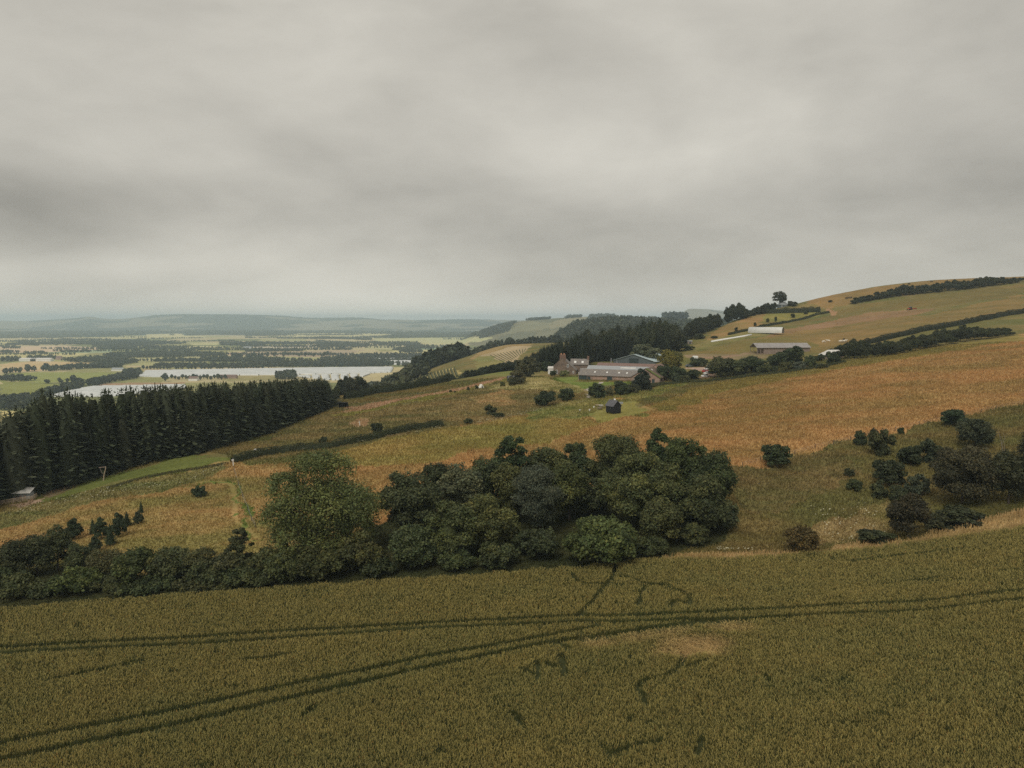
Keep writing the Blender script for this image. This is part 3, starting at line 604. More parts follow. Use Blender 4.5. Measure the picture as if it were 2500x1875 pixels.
# ------------------------------------------------------------------ the near belt of trees along the wheat (px, distance, top row, width m, tint, label, options)
BIG = 'trees of the broad clump beside the wheat'
HED = 'trees and bushes of the hedge along the wheat'
NEAR = [
 ('ash_tree', 790, 113, 1108, 17.5, (.105,.122,.036), 'tall airy ash with olive yellow leaves and bare twigs, left of the dark clump', 'tree', BIG, dict(lobes=84, dens=54, leaf=.36, core=False, ragged=.35, z0=-.12, tone=.3, lr=(.17, .28))),
 ('broadleaf_tree', 1005, 120, 1150, 10, (.058,.07,.03), 'dark rounded tree just right of the airy ash, first of the dark clump', 'tree', BIG, {}),
 ('whitebeam_tree', 1122, 125, 1128, 7.6, (.125,.14,.075), 'pale silvery green tree in the back row of the clump', 'tree', BIG, dict(ragged=.16)),
 ('broadleaf_tree', 1062, 132, 1128, 6.5, (.04,.055,.022), 'dark tree half hidden behind the pale silvery one', 'tree', BIG, {}),
 ('alder_tree', 1248, 134, 1064, 7.0, (.04,.062,.026), 'dark pointed tree standing highest at the back of the clump on its left half', 'tree', BIG, dict(shape='cone')),
 ('broadleaf_tree', 1335, 135, 1090, 9, (.062,.066,.026), 'olive brown tree right behind the dark pointed one', 'tree', BIG, {}),
 ('broadleaf_tree', 1403, 138, 1082, 6.6, (.04,.06,.026), 'small dark pointed tree in the back row left of the wide dome', 'tree', BIG, dict(shape='cone')),
 ('broadleaf_tree', 1505, 136, 1062, 11.5, (.068,.074,.024), 'wide domed tree in the back row with an olive green crown', 'tree', BIG, {}),
 ('broadleaf_tree', 1605, 138, 1046, 6.8, (.036,.052,.024), 'narrow darkest tree of the back row, highest on the right half of the clump', 'tree', BIG, dict(shape='cone')),
 ('broadleaf_tree', 1670, 133, 1070, 9.5, (.052,.068,.022), 'deep green tree behind the big olive crown on the right', 'tree', BIG, {}),
 ('broadleaf_tree', 1738, 126, 1100, 8.2, (.045,.06,.022), 'dark green tree closing the clump on the right above the gully', 'tree', BIG, {}),
 ('oak_tree', 1568, 121, 1108, 14.2, (.086,.088,.03), 'biggest olive green crown in the front right of the clump with many domed lobes', 'tree', BIG, dict(lobes=60, lr=(.15,.28))),
 ('oak_tree', 1705, 116, 1160, 8.6, (.064,.07,.026), 'olive tree in the right front of the clump, beside the big lobed crown', 'tree', BIG, {}),
 ('willow_tree', 1318, 121, 1136, 8.2, (.072,.086,.066), 'blue grey willow in the middle of the clump', 'tree', BIG, dict(leaf=.3, dens=60, ragged=.22, tone=.16)),
 ('broadleaf_tree', 1390, 127, 1124, 7.4, (.09,.088,.028), 'yellowish olive tree between the blue grey willow and the big lobed crown', 'tree', BIG, {}),
 ('oak_tree', 1192, 112, 1210, 10, (.082,.086,.028), 'front tree with a yellow tipped dome, left of the blue grey willow', 'tree', BIG, dict(ragged=.2)),
 ('broadleaf_tree', 1010, 107, 1285, 8, (.058,.07,.028), 'low dark tree at the wheat edge right of the ash', 'tree', BIG, {}),
 ('broadleaf_tree', 1098, 109, 1228, 7.6, (.068,.078,.028), 'mid green tree at the wheat edge under the pale silvery one', 'tree', BIG, {}),
 ('round_bush', 1468, 106.5, 1266, 11.4, (.060,.076,.022), 'wide dome shaped bush with bright large leaves standing out at the front of the clump', 'bush', BIG, dict(leaf=.5, dens=26, lobes=40, ragged=.14, z0=0., tone=.32)),
 ('broadleaf_tree', 1612, 111, 1216, 6.6, (.074,.08,.028), 'upright olive tree behind the right side of the bright dome shaped bush', 'tree', BIG, dict(ragged=.2)),
 ('shrub', 1692, 112, 1276, 5, (.07,.075,.028), 'small olive shrub at the foot of the right front tree', 'bush', BIG, dict(z0=0.)),
 ('shrub', 1590, 108.5, 1312, 5.4, (.045,.055,.022), 'low dark shrub right of the bright dome shaped bush at the wheat edge', 'bush', BIG, dict(z0=0.)),
 ('broadleaf_tree', 1182, 129, 1116, 6.6, (.044,.058,.024), 'dark tree behind the front tree with the yellow tipped dome', 'tree', BIG, {}),
 ('broadleaf_tree', 1245, 126, 1130, 7, (.075,.078,.026), 'olive tree below the dark pointed top', 'tree', BIG, {}),
 ('broadleaf_tree', 1440, 128, 1165, 8, (.046,.055,.024), 'dark tree in the shaded middle of the clump behind the dome shaped bush', 'tree', BIG, {}),
 ('broadleaf_tree', 1310, 110, 1290, 7.5, (.045,.052,.022), 'low dark tree below the blue grey willow at the wheat edge', 'tree', BIG, {}),
 ('shrub', 1215, 106.5, 1325, 6.5, (.05,.06,.024), 'dark low shrub at the wheat edge left of the dome shaped bush', 'bush', BIG, dict(z0=0.)),
 ('shrub', 1115, 106, 1345, 6, (.052,.066,.024), 'low dense shrub under the mid green wheat edge tree', 'bush', BIG, dict(z0=0.)),
 ('shrub', 1765, 118, 1220, 5.5, (.05,.055,.024), 'dark scrub bush leaning out of the clump into the gully', 'bush', BIG, dict(z0=0.)),
 ('shrub', 790, 105, 1330, 8.5, (.06,.064,.02), 'tangled bush under the airy ash', 'bush', BIG, dict(z0=0., dens=50, ragged=.3)),
 ('shrub', 885, 106, 1300, 7.5, (.068,.066,.02), 'yellowish bush hanging from the right foot of the airy ash', 'bush', BIG, dict(z0=0., ragged=.22)),
 ('shrub', 925, 104.5, 1360, 5.5, (.035,.042,.018), 'nearly black low bush between the ash and the dark clump', 'bush', BIG, dict(z0=0.)),
 ('shrub', 700, 104, 1345, 6.5, (.06,.066,.022), 'small bush at the left foot of the airy ash', 'bush', BIG, dict(z0=0., ragged=.22)),
 # hedge to the left
 ('birch_tree', 30, 109, 1318, 6.5, (.045,.05,.022), 'dark birch at the left end of the wheat hedge', 'tree', HED, dict(core=False, dens=70, leaf=.3, ragged=.4)),
 ('birch_tree', 92, 111, 1308, 5.8, (.05,.055,.024), 'dark feathery birch between the left end birch and the tallest one', 'tree', HED, dict(core=False, dens=70, leaf=.3, ragged=.4)),
 ('birch_tree', 142, 113, 1284, 5.2, (.055,.06,.026), 'tallest feathery birch of the wheat hedge, above the bright sycamore', 'tree', HED, dict(core=False, dens=70, leaf=.3, ragged=.4, shape='cone')),
 ('birch_tree', 196, 111, 1330, 5.4, (.05,.055,.022), 'dark birch right of the tallest feathery one', 'tree', HED, dict(core=False, dens=70, leaf=.3, ragged=.4)),
 ('sycamore_bush', 186, 103.5, 1388, 7.2, (.066,.082,.022), 'bright green large leaved sycamore bush in the wheat hedge', 'bush', HED, dict(leaf=.46, dens=30, tone=.3, z0=0.)),
 ('shrub', 42, 103, 1400, 6.5, (.06,.07,.024), 'mid green bush at the left end of the hedge, by the wheat', 'bush', HED, dict(z0=0.)),
 ('shrub', 110, 102.5, 1425, 4.5, (.035,.042,.018), 'small very dark bush left of the bright sycamore', 'bush', HED, dict(z0=0.)),
 ('willow_bush', 258, 108, 1342, 5.2, (.085,.075,.03), 'brownish wispy willow right of the bright sycamore', 'bush', HED, dict(core=False, dens=70, leaf=.28, ragged=.4, z0=0.)),
 ('willow_bush', 272, 104, 1405, 5.8, (.055,.058,.024), 'dark wispy bush below the brownish willow', 'bush', HED, dict(dens=50, leaf=.28, ragged=.3, z0=0.)),
 ('hazel_bush', 335, 106, 1342, 6.6, (.064,.074,.024), 'green rounded hazel in the middle of the wheat hedge', 'bush', HED, dict(z0=0., ragged=.26)),
 ('hazel_bush', 418, 107, 1340, 6.6, (.058,.068,.024), 'hazel with upright shoots, right of the rounded one', 'bush', HED, dict(z0=0., ragged=.26)),
 ('shrub', 372, 103, 1410, 6.2, (.045,.055,.022), 'dark low bush below the two hazels', 'bush', HED, dict(z0=0.)),
 ('willow_bush', 492, 107, 1342, 5.6, (.075,.068,.028), 'brown green wispy bush left of the dark column tree', 'bush', HED, dict(core=False, dens=70, leaf=.28, ragged=.4, z0=0.)),
 ('shrub', 480, 103, 1412, 6.4, (.05,.058,.022), 'dark bush at the wheat edge under the wispy one', 'bush', HED, dict(z0=0.)),
 ('column_tree', 586, 109, 1288, 4.2, (.034,.042,.02), 'dark narrow column shaped tree left of the airy ash', 'tree', HED, dict(shape='cone', dens=60, leaf=.3, ragged=.25)),
 ('shrub', 596, 104, 1385, 6.2, (.05,.06,.022), 'dark bush under the column shaped tree', 'bush', HED, dict(z0=0.)),
 ('shrub', 545, 102.5, 1440, 3.6, (.075,.08,.026), 'little lighter bush at the wheat edge below the column tree', 'bush', HED, dict(z0=0.)),
 ('shrub', 648, 103.5, 1395, 5.5, (.04,.048,.02), 'dark bush between the column tree and the ash', 'bush', HED, dict(z0=0.)),
 ('shrub', 515, 105, 1372, 6.5, (.048,.056,.022), 'dark bush closing the gap left of the column tree', 'bush', HED, dict(z0=0., ragged=.26)),
 ('shrub', 560, 106.5, 1350, 5.5, (.055,.06,.024), 'bush touching the left side of the column tree', 'bush', HED, dict(z0=0., ragged=.26)),
 ('shrub', 655, 107, 1335, 6.5, (.058,.062,.022), 'olive bush between the column tree and the ash trunk', 'bush', HED, dict(z0=0., ragged=.26)),
 ('shrub', 305, 103, 1425, 4.6, (.05,.058,.022), 'small bush at the wheat edge under the brownish willow', 'bush', HED, dict(z0=0.)),
 ('shrub', -40, 104, 1380, 8, (.05,.058,.022), 'dark bush cut off by the left edge of the picture at the wheat', 'bush', HED, dict(z0=0.)),
]
for i, (nm, px, Y, top, w, tint, lab, cat, grp, kw) in enumerate(NEAR):
    X, Y = place(px, Y); h = top_h(px, top, X, Y)
    k = dict(lobes=42, dens=34, leaf=.40); k.update(kw)
    if kw.get('shape') == 'cone' and grp == BIG: w *= 1.4
    w *= 1.06; tint = tuple((v * .62 + m * .38) * 1.35 for v, m in zip(tint, (.057, .067, .025)))
    tree(nm, lab, cat, X, Y, h, w, jit(tint, .08), 100 + i, grp, **k)

# bare limbs of the ash show through its crown
ash = bpy.data.objects['ash_tree']; lm = MB(); rr = random.Random(4)
for k in range(16):
    az = rr.uniform(0, 6.28); z = rr.uniform(3, 10); L = rr.uniform(4, 8.2)
    p1 = (math.cos(az) * L * .5, math.sin(az) * L * .5, z + L * .35); p2 = (math.cos(az + .2) * L, math.sin(az + .2) * L, z + L * .4)
    lm.tube([(0, 0, z), p1, p2, (p2[0] * 1.1, p2[1] * 1.1, p2[2] - 1.2)], [.16, .1, .06, .025], 5)
lm.build('limb', M['pale_bark'], ash)

P_KON = [make_proto(955, 7., 8., lobes=34, dens=34, leaf=.4, z0=.0, shape='cone')]
# ------------------------------------------------------------------ bushes and small trees of the slopes (px, top row, base row, width in picture px, kind, tint, label)
GUL = 'bushes scattered through the rough gully'
BUSHES = [
 (1900,1091,1142,74,'b',(.05,.066,.03),'round dark bush on the fence line nearest the big clump',GUL),
 (2102,1053,1088,32,'b',(.045,.06,.028),'small bush by the fence with the wider ragged bush beside it',GUL),
 (2155,1049,1114,62,'b',(.05,.055,.022),'ragged two topped bush just below the meadow fence',GUL),
 (2201,1044,1062,16,'b',(.05,.06,.024),'tiny bush on the fence line between two posts',GUL),
 (2338,1002,1043,58,'b',(.04,.055,.028),'topmost dark bush by the fence above the spreading hawthorns',GUL),
 (2395,1030,1098,92,'h',(.045,.056,.028),'wide dark hawthorn below the topmost fence bush',GUL),
 (2278,1076,1132,54,'b',(.036,.048,.024),'dark bush left of the wide hawthorn, upper of a touching pair',GUL),
 (2230,1092,1142,58,'b',(.04,.05,.024),'dark bush left of the wide hawthorn, lower of a touching pair',GUL),
 (2178,1130,1190,80,'b',(.042,.05,.024),'dark bush in the middle of the gully, largest of the five around it',GUL),
 (2246,1162,1212,54,'b',(.06,.072,.04),'grey green bush right of the mid gully bush',GUL),
 (2148,1184,1218,44,'b',(.06,.075,.03),'low greener bush under the mid gully bush on its left',GUL),
 (2194,1190,1224,46,'b',(.05,.06,.028),'low bush between the greener one and the grey green one',GUL),
 (2088,1174,1200,38,'b',(.06,.075,.03),'lone low green bush left of the mid gully bushes',GUL),
 (2075,1145,1163,26,'b',(.05,.06,.026),'smallest dark bush on the open gully slope',GUL),
 (2372,1100,1240,150,'h',(.06,.06,.03),'spreading brown green hawthorn, largest in the gully',GUL),
 (2480,1112,1236,104,'h',(.054,.054,.026),'dark hawthorn at the right edge beside the largest one',GUL),
 (2580,1050,1230,130,'h',(.044,.044,.022),'dark hawthorn cut off by the right edge of the picture',GUL),
 (2228,1216,1318,98,'h',(.05,.045,.022),'dark brownish hawthorn standing alone above the wheat edge',GUL),
 (2145,1297,1328,88,'b',(.04,.046,.02),'low bramble bush at the wheat edge left of the lone hawthorn',GUL),
 (1965,1296,1352,88,'h',(.085,.065,.022),'brownish gorse bush at the wheat edge near the big clump',GUL),
 (2350,1243,1285,110,'b',(.042,.05,.022),'low bramble patch under the largest hawthorn',GUL),
 (2300,1258,1296,80,'b',(.045,.05,.022),'low bramble patch right of the lone hawthorn',GUL),
 (1775,1145,1180,42,'b',(.05,.055,.025),'small bush touching the right edge of the big clump',GUL),
 # meadow and farm
 (1335,957,992,58,'b',(.042,.058,.026),'dark bush in the scrub below the lawn, left of a pair',None),
 (1382,949,980,40,'b',(.045,.06,.026),'dark bush in the scrub below the lawn, right of a pair',None),
 (1458,936,973,42,'b',(.045,.06,.026),'round dark bush beside the curved drive',None),
 (1487,945,967,22,'b',(.12,.12,.06),'pale flowering bush right behind the bush by the drive',None),
 (1516,932,964,42,'b',(.045,.058,.028),'dark bush below the barn wing, right of the drive',None),
 (1568,900,954,54,'k',(.034,.044,.03),'dark cone shaped tree standing against the barn wing gable',None),
 (1545,938,960,36,'b',(.05,.055,.028),'brownish bush at the foot of the dark cone tree by the barn',None),
 (1198,988,1013,30,'b',(.045,.055,.024),'lone dark thorn bush on the brown bank',None),
 (1215,1008,1020,34,'b',(.05,.06,.026),'low bush beside the lone thorn on the bank',None),
 (919,1034,1058,32,'b',(.045,.058,.026),'small round tree standing behind the long meadow hedge',None),
 (1142,1022,1035,25,'b',(.05,.06,.026),'low bush just past the end of the long meadow hedge',None),
 (1068,1028,1038,16,'b',(.05,.06,.026),'tiny bush behind the end of the long meadow hedge',None),
 (789,1068,1082,24,'b',(.05,.065,.026),'little bush behind the long hedge at its middle',None),
 (1290,871,921,62,'t',(.07,.075,.035),'grey olive tree left of the farmhouse',None),
 (1266,902,938,42,'b',(.075,.07,.032),'brownish olive bush below the tree left of the farmhouse',None),
 (1249,924,942,22,'b',(.055,.062,.026),'small bush at the bottom of the brownish one',None),
 (1337,884,907,36,'b',(.04,.055,.026),'dark bush against the left side of the farmhouse',None),
 (1350,905,918,17,'b',(.045,.06,.026),'small clipped bush at the white porch',None),
 (1378,904,919,24,'b',(.16,.16,.06),'yellow white flowering bush at the farmhouse gable',None),
 (1578,840,884,66,'t',(.125,.135,.075),'pale grey green tree behind the farm in front of the conifers',None),
 (1640,855,916,62,'t',(.13,.13,.03),'yellow green tree right of the blue roofed shed',None),
 (1620,893,931,42,'b',(.045,.06,.026),'dark bush behind the barn wing, left of a row of three',None),
 (1655,896,930,46,'b',(.045,.06,.026),'dark bush behind the barn wing, middle of a row of three',None),
 (1690,903,927,48,'b',(.04,.055,.026),'dark bush by the car park, right end of a row of three',None),
 (1649,911,936,18,'b',(.075,.09,.055),'slim pale bush at the meadow edge by the barn wing',None),
 (1672,917,934,30,'b',(.07,.08,.035),'light low bush at the meadow edge below the car park bush',None),
 (1708,874,895,44,'b',(.05,.062,.028),'bush at the back of the car park',None),
 (1693,872,886,16,'b',(.05,.065,.03),'small bush left of the car park back bush',None),
 (1765,872,922,70,'t',(.055,.066,.026),'broad dark tree right of the parked cars',None),
 (1802,880,918,56,'b',(.055,.07,.026),'green bush right of the tree by the parked cars',None),
 (1843,870,910,70,'t',(.05,.065,.026),'dark tree in the belt below the long timber barn, left of it',None),
 (1868,888,912,36,'b',(.06,.075,.026),'green bush in front of the dark belt tree',None),
 (1903,860,898,48,'b',(.048,.062,.026),'dark bush below the middle of the long timber barn',None),
 (1938,845,892,58,'t',(.045,.06,.026),'taller dark tree below the right half of the long timber barn',None),
 (1980,868,897,32,'b',(.05,.066,.026),'round tree in the garden left of the white roofed shed',None),
 (2003,864,882,24,'b',(.04,.055,.024),'dark bush behind the round garden tree',None),
 (1893,893,909,24,'b',(.055,.072,.026),'clipped round bush at the meadow edge of the garden',None),
 (1922,884,906,34,'b',(.085,.09,.03),'yellowish bush right of the clipped round one',None),
 (1954,883,902,32,'b',(.095,.11,.08),'grey leaved bush in the middle of the garden',None),
 (2034,858,889,38,'b',(.045,.058,.026),'bare topped bush in front of the white roofed shed',None),
 (2010,888,900,30,'b',(.07,.07,.03),'brown green low bush at the garden edge',None),
 (1708,815,828,28,'b',(.05,.06,.026),'dark bush by the little shed above the farm',None),
 (1745,820,826,18,'b',(.05,.06,.026),'low bush on the bank above the white fleece row',None),
 (1680,842,856,34,'b',(.06,.07,.028),'low scrub bush below the little shed',None),
 (1798,799,809,8,'b',(.04,.05,.024),'dark sapling on the slope left of the white tunnel',None),
 (1844,787,797,7,'b',(.045,.055,.024),'sapling behind the left half of the white tunnel',None),
 (1875,777,787,9,'b',(.055,.065,.024),'pale sapling above the middle of the white tunnel',None),
 (1894,773,785,7,'b',(.045,.055,.024),'tall sapling above the right end of the white tunnel',None),
 (1936,766,776,11,'b',(.05,.06,.024),'bushy sapling below the skyline hedge, left one',None),
 (1968,759,768,10,'b',(.05,.06,.024),'bushy sapling below the skyline hedge, right one',None),
 (2028,733,738,10,'b',(.04,.045,.02),'dark gorse dot on the bare hilltop',None),
 (1940,737,748,16,'b',(.05,.055,.026),'bush right of the hilltop cabin',None),
 (1931,735,747,16,'b',(.05,.055,.026),'small windswept bush against the hilltop cabin',None),
 (1100,952,958,8,'b',(.05,.06,.026),'tiny sapling at the pink field end, first from the hedge',None),
 (1143,944,954,8,'b',(.05,.06,.026),'tiny sapling left of the white tent',None),
 (1163,940,950,9,'b',(.05,.06,.026),'dark sapling touching the white tent',None),
 (1226,932,944,14,'b',(.09,.1,.03),'light green sapling right of the white tent',None),
 (1111,954,960,7,'b',(.05,.06,.026),'tiny sapling at the pink field end, second from the hedge',None),
 # left meadow
 (484,1188,1214,34,'b',(.035,.05,.024),'dark scrubby young bush alone by the mown path',None),
 (820,942,975,24,'b',(.045,.055,.026),'dark small tree at the end of the conifer plantation',None),
]
for i, (px, top, base, wp, kd, tint, lab, grp) in enumerate(BUSHES):
    X, Y = unproject(px, base); h = max(.5, top_h(px, top, X, Y)); w = wp * Y / F
    pr = {'b': P_BUSH, 't': P_TREE, 'h': P_BUSH, 'k': P_KON}[kd][i % len(P_KON) if kd == 'k' else i % 4]
    nm = {'b': 'bush', 't': 'garden_tree', 'h': 'hawthorn_bush', 'k': 'cone_tree'}[kd]
    if kd == 'h' and wp > 80:
        tree(nm, lab, 'bush', X, Y + w * .25, h * 1.05, w, tuple(v * 1.25 for v in jit(tint, .08)), 400 + i, grp, lobes=44, dens=40, leaf=.36, z0=0., ragged=.28, tone=.28)
    else:
        tree(nm, lab, 'tree' if kd == 't' else 'bush', X, Y + w * .2, h * 1.15, w * 1.08, tuple(v * 1.3 for v in jit(tint, .1)), 0, grp, proto=pr, sink=.15 * h)
# young conifers in the left meadow
for i, (px, top, base, wp, lab) in enumerate([
 (180,1264,1316,34,'leaning two topped young conifer, leftmost of the meadow group'), (227,1266,1304,18,'slim young conifer behind the tallest of the meadow group'),
 (247,1262,1316,30,'broad tallest young conifer of the meadow group'), (270,1280,1330,26,'young conifer in front of the broad tallest one'),
 (290,1250,1310,32,'bushy young conifer in the middle of the meadow group'), (310,1250,1284,22,'dark young conifer behind the bushy middle one'),
 (338,1246,1279,20,'young conifer second from the upper end of the meadow group'), (345,1224,1252,13,'smallest young conifer at the upper end of the meadow group'),
 (233,1306,1347,24,'young conifer nearest the hedge, set apart from the meadow group')]):
    X, Y = unproject(px, base)
    tree('young_conifer', lab, 'conifer', X, Y, top_h(px, top, X, Y), wp * 1.3 * Y / F, jit((.055,.075,.036), .15), 0, 'young conifers in the left meadow', proto=(P_SAP[i % 3] if i % 2 else P_KON[0]))
# dead birch by the right edge
X, Y = unproject(2450, 1110); dead = MB(); hh = 5.5
dead.tube([(0,0,-.3),(-.5,0,2.2),(-1.4,.2,hh)], [.09,.07,.02], 5).tube([(-.5,0,2.2),(.1,0,3.4),(-.2,.2,4.6)], [.05,.04,.015], 5).tube([(.2,0,-.3),(-.1,-.3,2),(-1.,-.3,4)], [.07,.05,.015], 5)
o = dead.build('dead_birch', M['pale_bark']); o.location = (X, Y, ground(X, Y)); tag(o, 'thin bare pale dead birch stems right of the wide dark hawthorn', 'dead tree')

# ------------------------------------------------------------------ hedges: one thing each, a leafy strip on the ground
def hedge(name, label, pts, h, w, tint, seed, dens=22, leaf=.34, ragged=.35):
    rng = np.random.default_rng(seed)
    P = np.array([unproject(*p) for p in pts]); seg = np.hypot(*np.diff(P, axis=0).T); cum = np.concatenate([[0], np.cumsum(seg)]); L = cum[-1]
    n = int(L * (w + 2 * h) * dens)
    s = rng.uniform(0, L, n); cx = np.interp(s, cum, P[:, 0]); cy = np.interp(s, cum, P[:, 1])
    ang = rng.uniform(0, math.pi, n); hv = h * (.72 + .55 * fbm(s / 3.5, s * 0, seed, 3)); rad = 1 - ragged * rng.random(n) ** 2 + .12
    dx = np.interp(s, cum[:-1], np.diff(P[:, 0]) / seg) if len(seg) > 1 else np.full(n, (P[1, 0] - P[0, 0]) / seg[0]); dy = np.interp(s, cum[:-1], np.diff(P[:, 1]) / seg) if len(seg) > 1 else np.full(n, (P[1, 1] - P[0, 1]) / seg[0])
    nx, ny = -dy, dx
    off = np.cos(ang) * w / 2 * rad * (.8 + .5 * fbm(s / 4, s * 0 + 9, seed, 2)); zz_ = np.abs(np.sin(ang)) ** .7 * hv * rad
    x = cx + nx * off; y = cy + ny * off; z = zrel(x / y, y) + HC + zz_
    d = unit(np.stack([nx * np.cos(ang), ny * np.cos(ang), np.sin(ang)], 1) + rng.normal(0, .45, (n, 3)))
    V, Q = leaves_geo(np.stack([x, y, z], 1), d, leaf * rng.uniform(.6, 1.4, n), rng)
    b = np.clip(1 + (fbm(s / 2.2, ang, seed + 3, 2) - .5) * .7 + rng.normal(0, .16, n), .4, 1.8)
    cols = np.repeat(np.stack([b * 1.02, b, b * .97], 1), 4, 0)
    m = max(3, int(L / 2.5)); ss = np.linspace(0, L, m); K = []
    qx = np.interp(ss, cum, P[:, 0]); qy = np.interp(ss, cum, P[:, 1])
    tx = np.gradient(qx); ty = np.gradient(qy); tl = np.hypot(tx, ty) + 1e-9; nx2, ny2 = -ty / tl, tx / tl
    core = []
    for k in range(m):
        hk = h * .8
        for (o_, z_) in ((-.42 * w, 0), (-.36 * w, hk * .7), (0, hk), (.36 * w, hk * .7), (.42 * w, 0)):
            X_, Y_ = qx[k] + nx2[k] * o_, qy[k] + ny2[k] * o_; core.append((X_, Y_, ground(X_, Y_) + z_ - .05))
    k0 = len(V); cq = [(k0 + k * 5 + j, k0 + (k + 1) * 5 + j, k0 + (k + 1) * 5 + j + 1, k0 + k * 5 + j + 1) for k in range(m - 1) for j in range(4)]
    V = np.vstack([V, np.array(core)]); cols = np.vstack([cols, np.full((len(core), 3), .8)]); Q = np.vstack([Q, np.array(cq)])
    base = np.array([P[:, 0].mean(), P[:, 1].mean(), ground(P[:, 0].mean(), P[:, 1].mean())])
    o = mesh_np(name, V - base, quads=Q, cols=cols, mat=M['leaf']); o.location = base; o.color = (*tint, 1)
    return tag(o, label, 'hedge')
hedge('hedge', 'long low dark hedge crossing the middle of the meadow from the pasture gate', [(568,1130),(600,1122),(640,1112),(700,1103),(760,1098),(815,1092),(860,1082),(905,1074),(960,1060),(1020,1048),(1080,1040)], 1.9, 2.4, (.045,.056,.022), 1)
hedge('hedge', 'tall dark hedge along the far side of the pinkish field', [(842,976),(880,970),(920,962),(980,953),(1040,942),(1090,932),(1130,923),(1190,910),(1240,898)], 3.2, 3.4, (.04,.052,.024), 2)
hedge('hedge', 'dark hedge running up the right hillside above the bush belt', z4((860,765),(1000,735),(1200,690),(1350,655),(1500,630),(1700,592),(1800,572),(2000,532),(2212,498),(2500,440)), 2.9, 3.2, (.036,.044,.02), 3, dens=14, leaf=.42)
hedge('hedge', 'clipped hedge below the hilltop cabin', z6((1205,416),(1400,408),(1600,400),(1760,392),(1850,390),(1935,386)), 3.8, 4.0, (.046,.056,.024), 4, dens=10, leaf=.5)
hedge('hedge', 'thin dark hedge bank behind the white tunnel', z6((860,662),(1000,628),(1150,598),(1280,560),(1400,540),(1600,505),(1800,458),(1900,425),(2040,398)), 1.5, 2.2, (.05,.058,.024), 5, dens=12, leaf=.45)
hedge('hedge', 'low green hedge along the upper edge of the orange meadow', z4((-1000,1120),(-600,1085),(-200,1050),(0,1022),(200,1003),(400,975),(560,945),(700,915)), 1.1, 1.8, (.06,.07,.026), 6, dens=20)
hedge('hedge', 'low ragged hedge line along the pasture below the plantation', [(262,1193),(330,1173),(384,1161),(460,1148),(520,1139),(556,1132)], .5, 1.2, (.075,.075,.028), 7, dens=24, leaf=.26)
hedge('hedge', 'low green hedge at the barn wing along the meadow edge', z5((1250,885),(1420,850),(1600,815),(1800,770),(1990,735),(2212,700)), 1.0, 1.6, (.07,.075,.03), 8, dens=22)

# ------------------------------------------------------------------ conifer plantation on the left
front = [(-260,1330),(-120,1285),(0,1236),(110,1210),(237,1172),(330,1142),(475,1112),(560,1090),(640,1065),(720,1035),(780,1010),(815,996),(838,985)]
FP = np.array([unproject(*p) for p in front]); fs = np.concatenate([[0], np.cumsum(np.hypot(*np.diff(FP, axis=0).T))])
tops = [(-300,1010),(0,1012),(60,985),(110,950),(180,962),(300,945),(420,942),(520,938),(640,930),(760,922),(800,926),(830,940)]
cn = 0
for row in (-1, 0, 1, 2, 3, 4):
    s = random.uniform(0, 2)
    while s < fs[-1]:
        x = np.interp(s, fs, FP[:, 0]); y = np.interp(s, fs, FP[:, 1])
        joff = random.uniform(-2., 1.8)
        dx = np.interp(s + 3, fs, FP[:, 0]) - np.interp(s - 3, fs, FP[:, 0]); dy = np.interp(s + 3, fs, FP[:, 1]) - np.interp(s - 3, fs, FP[:, 1]); dl = math.hypot(dx, dy) + 1e-9
        x += -dy / dl * (max(row, 0) * 3.4 + (5.6 if row >= 0 else 4.4) + joff * (1 if row >= 0 else .4)); y += dx / dl * (max(row, 0) * 3.4 + (5.6 if row >= 0 else 4.4) + joff * (1 if row >= 0 else .4))
        px = CX + F * x / y
        if row == -1 and -20 < px < 130: s += 3; continue
        tr = np.interp(px, [t[0] for t in tops], [t[1] for t in tops]) + random.uniform(-3, 4) + (random.random() < .12) * -8 * (px < 520)
        h = row_t(tr) * y + HC - ground(x, y); h = min(max(h, 8), 27) * (random.uniform(.94, 1.02) if row >= 0 else random.uniform(.45, .85))
        pr = P_CON[random.randrange(7)]; w = random.uniform(6.6, 11.2)
        tree('plantation_conifer', 'tall dark conifer standing in the dense plantation on the left slope', 'conifer', x, y, h, w, jit((.060,.072,.042), .2), 0, 'conifers of the plantation on the left slope', proto=pr)
        cn += 1
        s += random.uniform(2.2, 4.2)
print('plantation', cn)

# ------------------------------------------------------------------ wood behind the farm
ftop = [(1240,908),(1255,896),(1275,878),(1300,864),(1325,848),(1350,838),(1375,828),(1400,822),(1415,815),(1430,808),(1455,806),(1480,795),(1510,793),(1540,787),(1560,783),(1590,779),(1615,777),(1640,779),(1660,792),(1668,815)]
def wood_tree(px, Yt, tr, big):
    X, Yt = place(px, Yt); h = top_h(px, tr, X, Yt)
    if h < 4: return
    h = min(h, 27)
    if not big: tree('wood_conifer', 'tall dark conifer in the wood behind the farm buildings', 'conifer', X, Yt, h, random.uniform(6.5, 8.5), jit((.036,.046,.026), .2), 0, 'conifers of the wood behind the farm', proto=P_CON[random.randrange(7)])
    elif random.random() < .72: tree('wood_conifer', 'tall dark conifer in the wood behind the farm buildings', 'conifer', X, Yt, h, random.uniform(9.5, 13), jit((.042,.052,.028), .22), 0, 'conifers of the wood behind the farm', proto=P_BIG[random.randrange(3)])
    else: tree('wood_broadleaf', 'rounded dark broadleaf tree in the wood behind the farm buildings', 'tree', X, Yt, h, random.uniform(8.5, 11), jit((.055,.064,.03), .15), 0, 'broadleaf trees of the wood behind the farm', proto=P_TREE[random.randrange(4)])
FX, FY = [t[0] for t in ftop], [t[1] for t in ftop]
